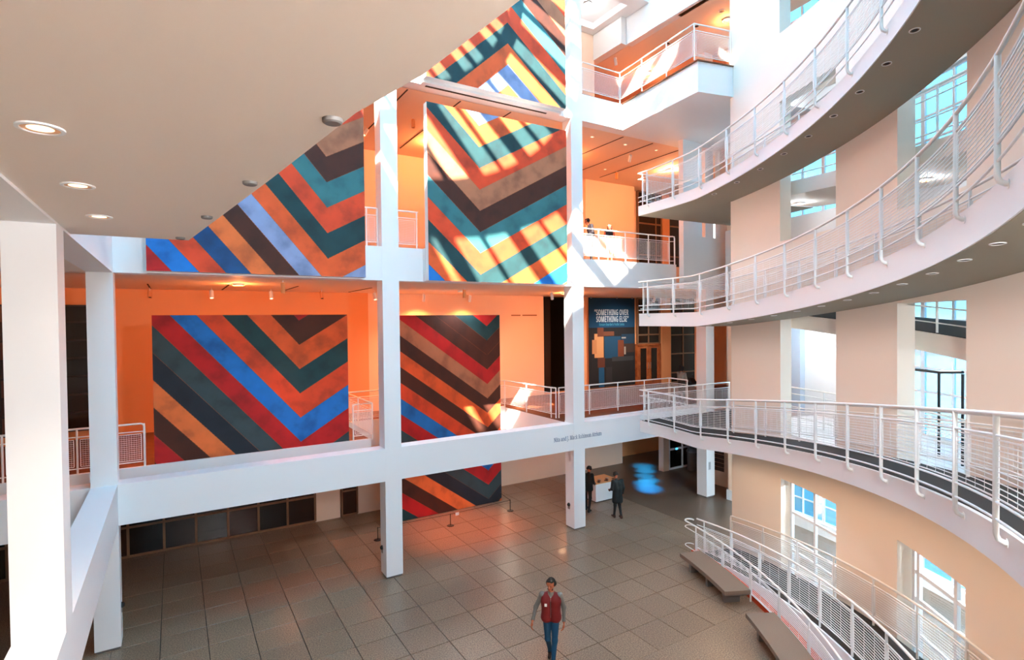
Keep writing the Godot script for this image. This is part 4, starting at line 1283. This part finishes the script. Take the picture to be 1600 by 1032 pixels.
# ---------------------------------------------------------------- people: one smooth surface from tapered limbs
func nets(st: SurfaceTool, bones: Array, cell: float, k := 0.03):
	# bones: [a, b, radius a, radius b, colour]
	var lo := Vector3.ONE * 1e9
	var hi := -lo
	for b in bones:
		var r: float = maxf(b[2], b[3]) + cell * 2.0
		lo = lo.min(b[0] - Vector3.ONE * r).min(b[1] - Vector3.ONE * r)
		hi = hi.max(b[0] + Vector3.ONE * r).max(b[1] + Vector3.ONE * r)
	var nx := int((hi.x - lo.x) / cell) + 2
	var ny := int((hi.y - lo.y) / cell) + 2
	var nz := int((hi.z - lo.z) / cell) + 2
	var f := PackedFloat32Array()
	f.resize(nx * ny * nz)
	f.fill(1.0)
	var near := PackedFloat32Array()
	near.resize(f.size())
	near.fill(1.0)
	var who := PackedByteArray()
	who.resize(f.size())
	for bi in bones.size():
		var b: Array = bones[bi]
		var a: Vector3 = b[0]
		var ab: Vector3 = b[1] - a
		var l2 := maxf(ab.length_squared(), 1e-8)
		var ra: float = b[2]
		var rb: float = b[3]
		var r := maxf(ra, rb) + k + cell * 2.0
		var p0 := ((a.min(b[1]) - Vector3.ONE * r - lo) / cell).floor().max(Vector3.ZERO)
		var p1 := ((a.max(b[1]) + Vector3.ONE * r - lo) / cell).ceil().min(Vector3(nx - 1, ny - 1, nz - 1))
		for z in range(int(p0.z), int(p1.z) + 1):
			for y in range(int(p0.y), int(p1.y) + 1):
				var row := (z * ny + y) * nx
				for x in range(int(p0.x), int(p1.x) + 1):
					var p := lo + Vector3(x, y, z) * cell - a
					var t := clampf(p.dot(ab) / l2, 0.0, 1.0)
					var d := (p - ab * t).length() - lerpf(ra, rb, t)
					var i := row + x
					if d < near[i]:
						near[i] = d
						who[i] = bi
					var g := f[i]
					var h := maxf(k - absf(g - d), 0.0) / k
					f[i] = minf(g, d) - h * h * k * 0.25
	var at := {}
	var pos := PackedVector3Array()
	var nrm := PackedVector3Array()
	var col := PackedColorArray()
	var off := [0, 1, nx, nx + 1, nx * ny, nx * ny + 1, nx * ny + nx, nx * ny + nx + 1]
	for z in nz - 1:
		for y in ny - 1:
			for x in nx - 1:
				var i := (z * ny + y) * nx + x
				if absf(f[i]) > cell * 2.0:
					continue
				var inside := 0
				for c in 8:
					if f[i + off[c]] < 0.0:
						inside += 1
				if inside == 0 or inside == 8:
					continue
				var s := Vector3.ZERO
				var n := 0
				for e in [[0,1],[2,3],[4,5],[6,7],[0,2],[1,3],[4,6],[5,7],[0,4],[1,5],[2,6],[3,7]]:
					var da: float = f[i + off[e[0]]]
					var db: float = f[i + off[e[1]]]
					if (da < 0.0) != (db < 0.0):
						var ca := Vector3(e[0] & 1, (e[0] >> 1) & 1, e[0] >> 2)
						var cb := Vector3(e[1] & 1, (e[1] >> 1) & 1, e[1] >> 2)
						s += ca.lerp(cb, da / (da - db))
						n += 1
				at[i] = pos.size()
				pos.append(lo + (Vector3(x, y, z) + s / n) * cell)
				nrm.append(Vector3(f[i+1]+f[i+off[3]]+f[i+off[5]]+f[i+off[7]]-f[i]-f[i+off[2]]-f[i+off[4]]-f[i+off[6]], f[i+off[2]]+f[i+off[3]]+f[i+off[6]]+f[i+off[7]]-f[i]-f[i+1]-f[i+off[4]]-f[i+off[5]], f[i+off[4]]+f[i+off[5]]+f[i+off[6]]+f[i+off[7]]-f[i]-f[i+1]-f[i+off[2]]-f[i+off[3]]).normalized())
				col.append((bones[who[i]][4] as Color).srgb_to_linear())
	for i in at:
		for e in [[1, nx, nx * ny], [nx, nx * ny, 1], [nx * ny, 1, nx]]:
			if (f[i] < 0.0) == (f[i + e[0]] < 0.0):
				continue
			var i1: int = i - e[1]
			var i2: int = i - e[1] - e[2]
			var i3: int = i - e[2]
			if not (at.has(i1) and at.has(i2) and at.has(i3)):
				continue
			var v := [at[i], at[i1], at[i2], at[i3]]
			var out: Vector3 = nrm[v[0]] + nrm[v[1]] + nrm[v[2]] + nrm[v[3]]
			var flip: bool = (pos[v[1]] - pos[v[0]]).cross(pos[v[2]] - pos[v[0]]).dot(out) > 0
			for w in ([0, 2, 1, 0, 3, 2] if flip else [0, 1, 2, 0, 2, 3]):
				st.set_normal(nrm[v[w]])
				st.set_color(col[v[w]])
				st.add_vertex(pos[v[w]])

func hand_bones(w: Vector3, el: Vector3, palm_in: Vector3, fwd: Vector3, skin: Color, s: float) -> Array:
	# a relaxed hand: palm, four curled fingers and a thumb
	var d := (w - el).normalized()
	var across := fwd - d * fwd.dot(d)
	across = across.normalized()
	var inn := (palm_in - d * palm_in.dot(d)).normalized()
	var out := []
	var p1 := w + d * 0.085 * s
	for e in [-0.026, 0.0, 0.026]:
		out.append([w + across * e * 0.7 * s, p1 + across * e * s, 0.016 * s, 0.014 * s, skin])
	var ls := [0.036, 0.044, 0.041, 0.031]
	for i in 4:
		var b: Vector3 = p1 + across * (0.03 - 0.02 * i) * s
		var m: Vector3 = b + (d * 0.9 + inn * 0.42).normalized() * ls[i] * s
		var e: Vector3 = m + (d * 0.62 + inn * 0.78).normalized() * ls[i] * 0.85 * s
		out.append([b, m, 0.0092 * s, 0.0085 * s, skin])
		out.append([m, e, 0.0085 * s, 0.0072 * s, skin])
	var tb := w + d * 0.03 * s + across * 0.026 * s
	var tm := tb + (d * 0.7 + across * 0.65 + inn * 0.3).normalized() * 0.036 * s
	out.append([tb, tm, 0.0115 * s, 0.01 * s, skin])
	out.append([tm, tm + (d * 0.95 + across * 0.15 + inn * 0.35).normalized() * 0.03 * s, 0.0098 * s, 0.0082 * s, skin])
	return out

func person(at: Vector3, yaw: float, h: float, label: String, P: Dictionary, K: Dictionary, cell: float) -> Node3D:
	# local axes: +z is where the person faces, +x the person's left; P overrides joints (for a 1.75 m figure)
	var root := thing("person", at, deg_to_rad(yaw))
	tag(root, label, "person")
	var s := h / 1.75
	var J := {"pelvis": Vector3(0, 0.95, 0), "waist": Vector3(0, 1.1, 0), "chest": Vector3(0, 1.29, 0), "neck": Vector3(0, 1.46, 0.0), "head": Vector3(0, 1.62, 0.02),
		"hl": Vector3(0.085, 0.92, 0), "kl": Vector3(0.09, 0.5, 0.02), "al": Vector3(0.09, 0.09, 0), "hr": Vector3(-0.085, 0.92, 0), "kr": Vector3(-0.09, 0.5, 0.02), "ar": Vector3(-0.09, 0.09, 0),
		"sl": Vector3(0.18, 1.40, 0), "el": Vector3(0.24, 1.13, -0.03), "wl": Vector3(0.25, 0.88, 0.05), "sr": Vector3(-0.18, 1.40, 0), "er": Vector3(-0.24, 1.13, -0.03), "wr": Vector3(-0.25, 0.88, 0.05)}
	for k in P:
		J[k] = P[k]
	for k in J:
		J[k] *= s
	var skin: Color = K.skin
	var top: Color = K.top
	var sleeve: Color = K.get("sleeve", top)
	var legs: Color = K.legs
	var shoes: Color = K.get("shoes", Color(0.1, 0.09, 0.08))
	var shin: Color = K.get("shin", legs)
	var R := func(r): return r * s
	var B := []
	var fat: float = K.get("fat", 1.0)
	for e in [-1.0, 1.0]:
		var dx := Vector3(0.055 * e * s, 0, 0)
		B.append([J.pelvis + dx * 1.3, J.waist + dx, R.call(0.108 * fat), R.call(0.1 * fat), legs if K.get("belt", true) else top])
		B.append([J.waist + dx, J.chest + dx * 1.5, R.call(0.1 * fat), R.call(0.112 * fat), top])
		B.append([J.chest + dx * 1.3 + Vector3(0, 0.06 * s, 0), (J.sl if e > 0 else J.sr), R.call(0.085), R.call(0.06), top])
	B.append([J.chest, J.neck, R.call(0.1), R.call(0.055), top])
	B.append([J.neck - Vector3(0, 0.01, 0), J.head - Vector3(0, 0.05 * s, 0.02 * s), R.call(0.052), R.call(0.05), skin])
	var fwd := Vector3(0, 0, 1)
	for e in ["l", "r"]:
		B.append([J["h" + e], J["k" + e], R.call(0.088), R.call(0.06), legs])
		B.append([J["k" + e], J["a" + e], R.call(0.058), R.call(0.042 if shin == legs else 0.036), shin])
		var toe: Vector3 = J.get("t" + e, J["a" + e] + Vector3(0.015 * (1.0 if e == "l" else -1.0), -0.05, 0.16) * s)
		var heel: Vector3 = J["a" + e] + Vector3(0, -0.045, -0.03) * s
		B.append([heel, toe, R.call(0.04), R.call(0.034), shoes])
		B.append([J["a" + e], heel, R.call(0.042), R.call(0.04), shoes])
		B.append([J["s" + e], J["e" + e], R.call(0.055), R.call(0.044), sleeve])
		B.append([J["e" + e], J["w" + e].lerp(J["e" + e], 0.06), R.call(0.043), R.call(0.031), sleeve])
		B.append([J["w" + e].lerp(J["e" + e], 0.06), J["w" + e], R.call(0.026), R.call(0.025), skin])
	var st := S()
	nets(st, B, cell, 0.035 * s)
	for e in ["l", "r"]:
		var sd := 1.0 if e == "l" else -1.0
		nets(st, hand_bones(J["w" + e], J["e" + e], Vector3(-sd, 0, 0.25), fwd, skin, s * 1.12), 0.0045 if cell < 0.015 else 0.007, 0.008 * s)
	# head, turned and tilted
	var hb := Basis.from_euler(Vector3(deg_to_rad(K.get("nod", 0.0)), deg_to_rad(K.get("turn", 0.0)), 0)) * s
	var H := func(x, y, z): return J.head + hb * Vector3(x, y, z)
	var dark := skin.darkened(0.25)
	var hd := [[H.call(0, 0.02, -0.02), H.call(0, 0.035, 0.01), R.call(0.086), R.call(0.08), skin], [H.call(0, -0.03, 0.02), H.call(0, -0.075, 0.055), R.call(0.066), R.call(0.036), skin],
		[H.call(0, 0.012, 0.085), H.call(0, -0.022, 0.105), R.call(0.011), R.call(0.015), skin], [H.call(-0.014, -0.026, 0.094), H.call(0.014, -0.026, 0.094), R.call(0.009), R.call(0.009), dark],
		[H.call(-0.036, 0.03, 0.078), H.call(0.036, 0.03, 0.078), R.call(0.013), R.call(0.013), skin], [H.call(-0.02, -0.052, 0.083), H.call(0.02, -0.052, 0.083), R.call(0.008), R.call(0.008), skin.lerp(Color(0.6, 0.15, 0.12), 0.5)],
		[H.call(-0.083, 0.005, -0.005), H.call(-0.086, -0.03, 0.0), R.call(0.014), R.call(0.01), skin], [H.call(0.083, 0.005, -0.005), H.call(0.086, -0.03, 0.0), R.call(0.014), R.call(0.01), skin]]
	if K.get("beard", false):
		hd.append([H.call(-0.035, -0.075, 0.04), H.call(0.035, -0.075, 0.04), R.call(0.026), R.call(0.026), K.hair.lerp(skin, 0.35)])
		hd.append([H.call(0, -0.085, 0.06), H.call(0, -0.095, 0.058), R.call(0.028), R.call(0.024), K.hair.lerp(skin, 0.3)])
	nets(st, hd, 0.0055 if cell < 0.015 else 0.009, 0.014 * s)
	st.index()
	var m := mat(Color.WHITE, 0.75)
	m.vertex_color_use_as_albedo = true
	put("body", st.commit(), m, root)
	for e in [-1.0, 1.0]:
		st = S()
		lathe(st, [Vector2(0, 0.009), Vector2(0.007, 0.006), Vector2(0.009, 0), Vector2(0.007, -0.006), Vector2(0, -0.009)], H.call(0.032 * e, 0.008, 0.082), 8)
		obj("eye", st, M.black, root)
	st = S()
	var hc: Color = K.hair
	var hr := [[H.call(0, 0.045, -0.035), H.call(0, 0.062, 0.0), R.call(0.088), R.call(0.07), hc], [H.call(-0.05, 0.02, -0.03), H.call(0.05, 0.02, -0.03), R.call(0.062), R.call(0.062), hc], [H.call(-0.04, 0.092, 0.042), H.call(0.04, 0.092, 0.042), R.call(0.026), R.call(0.026), hc]]
	if K.get("long", 0.0) > 0.0:
		var L: float = K["long"]
		for e in [-1.0, 0.0, 1.0]:
			hr.append([H.call(0.055 * e, 0.0, -0.05), H.call(0.07 * e, -L, -0.055), R.call(0.06), R.call(0.04), hc])
	if K.get("curly", false):
		for i in 14:
			var a := i * 2.4
			var y := -0.06 + 0.012 * i
			hr.append([H.call(cos(a) * 0.085, y, -0.03 + sin(a) * 0.07 - 0.02), H.call(cos(a) * 0.09, y + 0.01, -0.03 + sin(a) * 0.07 - 0.02), R.call(0.04), R.call(0.04), hc])
	nets(st, hr, 0.007 if cell < 0.015 else 0.01, 0.02 * s)
	st.index()
	put("hair", st.commit(), m, root)
	if K.has("coat"):
		var cb := []
		var cc: Color = K.coat
		for e in [-1.0, 1.0]:
			var dx := Vector3(0.055 * e * s, 0, 0)
			var hem: float = K.get("hem", 0.92)
			cb.append([J.waist + dx * 1.2, J.chest + dx * 1.6, R.call(0.118 * fat), R.call(0.13 * fat), cc])
			cb.append([J.waist + dx * 1.2, Vector3(J.pelvis.x, hem * s, J.pelvis.z) + dx * 1.6, R.call(0.118 * fat), R.call(0.125 * fat), cc])
			cb.append([J.chest + dx * 1.3 + Vector3(0, 0.06 * s, 0), (J.sl if e > 0 else J.sr).lerp(J.chest, 0.05 if K.get("vest", false) else 0.08), R.call(0.094), R.call(0.066), cc])
			if K.get("sleeves", false):
				var q2 := "l" if e > 0 else "r"
				cb.append([J["s" + q2], J["e" + q2], R.call(0.07), R.call(0.058), cc])
				cb.append([J["e" + q2], J["w" + q2].lerp(J["e" + q2], 0.1), R.call(0.057), R.call(0.045), cc])
		cb.append([J.neck + Vector3(-0.05, -0.04, -0.02) * s, J.neck + Vector3(0.05, -0.04, -0.02) * s, R.call(0.05), R.call(0.05), cc])
		st = S()
		nets(st, cb, cell, 0.035 * s)
		st.index()
		put(K.get("coat_name", "jacket"), st.commit(), m, root)
	return root

func build_people():
	var skin := Color(0.7, 0.38, 0.25)
	var man := person(Vector3(6.56, 0, -9.3), -38.0, 1.77, "bearded man in a red vest and blue jeans walking across the stone floor",
		{"kl": Vector3(0.075, 0.52, 0.1), "al": Vector3(0.04, 0.1, 0.2), "kr": Vector3(-0.07, 0.5, 0.02), "ar": Vector3(-0.035, 0.13, -0.2), "er": Vector3(-0.31, 1.14, 0.0), "wr": Vector3(-0.37, 0.92, 0.12), "el": Vector3(0.26, 1.13, -0.05), "wl": Vector3(0.26, 0.87, 0.02)},
		{"skin": skin, "top": Color(0.45, 0.43, 0.4), "sleeve": Color(0.42, 0.40, 0.37), "legs": Color(0.03, 0.25, 0.36), "shoes": Color(0.12, 0.1, 0.09), "hair": Color(0.07, 0.05, 0.045), "beard": true, "coat": Color(0.42, 0.03, 0.022), "coat_name": "vest", "hem": 0.95, "vest": true, "turn": -18.0, "nod": 8.0}, 0.0125)
	var st := S()
	cbx(st, Vector3(-0.025, -0.03, 0), Vector3(0.025, 0.03, 0.006), 0.002)
	var bd := obj("badge", st, mat(Color(0.95, 0.92, 0.88), 0.5), man)
	bd.position = Vector3(-0.1, 1.28, 0.165)
	st = S()
	tube(st, [Vector3(0, 1.02, 0.155), Vector3(0, 1.15, 0.148), Vector3(0, 1.3, 0.155), Vector3(0, 1.42, 0.1)], 0.005, 6)
	obj("zip", st, M.metal, man)
	person(Vector3(12.86, 9.165, -15.5), -125.0, 1.62, "dark-haired visitor in a black jacket at the balcony railing beside the column",
		{"neck": Vector3(0, 1.44, 0.08), "head": Vector3(0, 1.58, 0.15), "chest": Vector3(0, 1.29, 0.04), "wl": Vector3(0.2, 1.0, 0.22), "wr": Vector3(-0.2, 1.0, 0.22)},
		{"skin": skin, "top": Color(0.06, 0.055, 0.06), "legs": Color(0.12, 0.11, 0.11), "hair": Color(0.05, 0.04, 0.035), "coat": Color(0.05, 0.045, 0.05), "sleeves": true, "nod": 18.0}, 0.02)
	person(Vector3(13.72, 9.165, -15.5), -60.0, 1.45, "smaller visitor with reddish hair and bare legs at the balcony railing",
		{"wl": Vector3(0.12, 1.12, 0.3), "wr": Vector3(-0.12, 1.12, 0.3), "el": Vector3(0.24, 1.16, 0.08), "er": Vector3(-0.24, 1.16, 0.08)},
		{"skin": Color(0.85, 0.5, 0.36), "top": Color(0.12, 0.08, 0.07), "sleeve": Color(0.85, 0.35, 0.2), "legs": Color(0.75, 0.72, 0.7), "shin": Color(0.85, 0.5, 0.36), "shoes": Color(0.6, 0.4, 0.3), "hair": Color(0.35, 0.15, 0.08), "long": 0.1}, 0.02)
	person(Vector3(17.55, 3.6, -15.55), 95.0, 1.6, "curly-haired woman in a grey top on the first gallery by the far column",
		{"wl": Vector3(0.12, 1.05, 0.24), "wr": Vector3(-0.12, 1.05, 0.24), "el": Vector3(0.23, 1.1, 0.06), "er": Vector3(-0.23, 1.1, 0.06)},
		{"skin": skin, "top": Color(0.45, 0.45, 0.43), "legs": Color(0.1, 0.1, 0.11), "hair": Color(0.04, 0.03, 0.03), "curly": true, "long": 0.08}, 0.02)
	var bag := thing("shoulder_bag", Vector3(18.1, 4.42, -15.5))
	tag(bag, "soft black bag held by the curly-haired woman", "bag")
	st = S()
	var bc := Color(0.03, 0.03, 0.035)
	nets(st, [[Vector3(-0.1, 0.05, 0), Vector3(0.12, 0.05, 0), 0.12, 0.11, bc], [Vector3(-0.08, 0.2, 0), Vector3(0.1, 0.18, 0), 0.07, 0.06, bc]], 0.015, 0.05)
	st.index()
	var vm := mat(Color.WHITE, 0.7)
	vm.vertex_color_use_as_albedo = true
	put("pouch", st.commit(), vm, bag)
	st = S()
	tube(st, [Vector3(-0.1, 0.22, 0), Vector3(-0.06, 0.34, 0), Vector3(0.04, 0.36, 0), Vector3(0.1, 0.22, 0)], 0.012, 6)
	obj("strap", st, M.black, bag)
	person(Vector3(13.42, 0, -14.85), 165.0, 1.66, "visitor in a long dark coat leaning towards the white desk, seen from behind",
		{"neck": Vector3(0, 1.44, 0.07), "head": Vector3(0, 1.59, 0.14), "chest": Vector3(0, 1.28, 0.04), "wl": Vector3(0.17, 0.98, 0.32), "wr": Vector3(-0.25, 0.86, 0.08), "al": Vector3(0.1, 0.09, 0.08), "ar": Vector3(-0.1, 0.09, -0.1)},
		{"skin": skin, "top": Color(0.05, 0.06, 0.06), "legs": Color(0.05, 0.055, 0.055), "shoes": Color(0.25, 0.12, 0.06), "hair": Color(0.12, 0.06, 0.04), "coat": Color(0.04, 0.05, 0.05), "coat_name": "coat", "sleeves": true, "hem": 0.66, "nod": 22.0}, 0.02)
	person(Vector3(13.0, 0, -16.0), 120.0, 1.7, "visitor in a dark green jacket half hidden by the sunlit column at the desk",
		{"neck": Vector3(0, 1.42, 0.12), "head": Vector3(0, 1.56, 0.2), "chest": Vector3(0, 1.27, 0.07), "wl": Vector3(0.18, 0.95, 0.3), "wr": Vector3(-0.18, 0.98, 0.3), "al": Vector3(0.1, 0.09, 0.1), "ar": Vector3(-0.1, 0.09, -0.15)},
		{"skin": skin, "top": Color(0.04, 0.06, 0.055), "legs": Color(0.07, 0.06, 0.06), "hair": Color(0.06, 0.045, 0.04), "coat": Color(0.035, 0.06, 0.055), "sleeves": true, "hem": 0.86, "nod": 20.0}, 0.02)
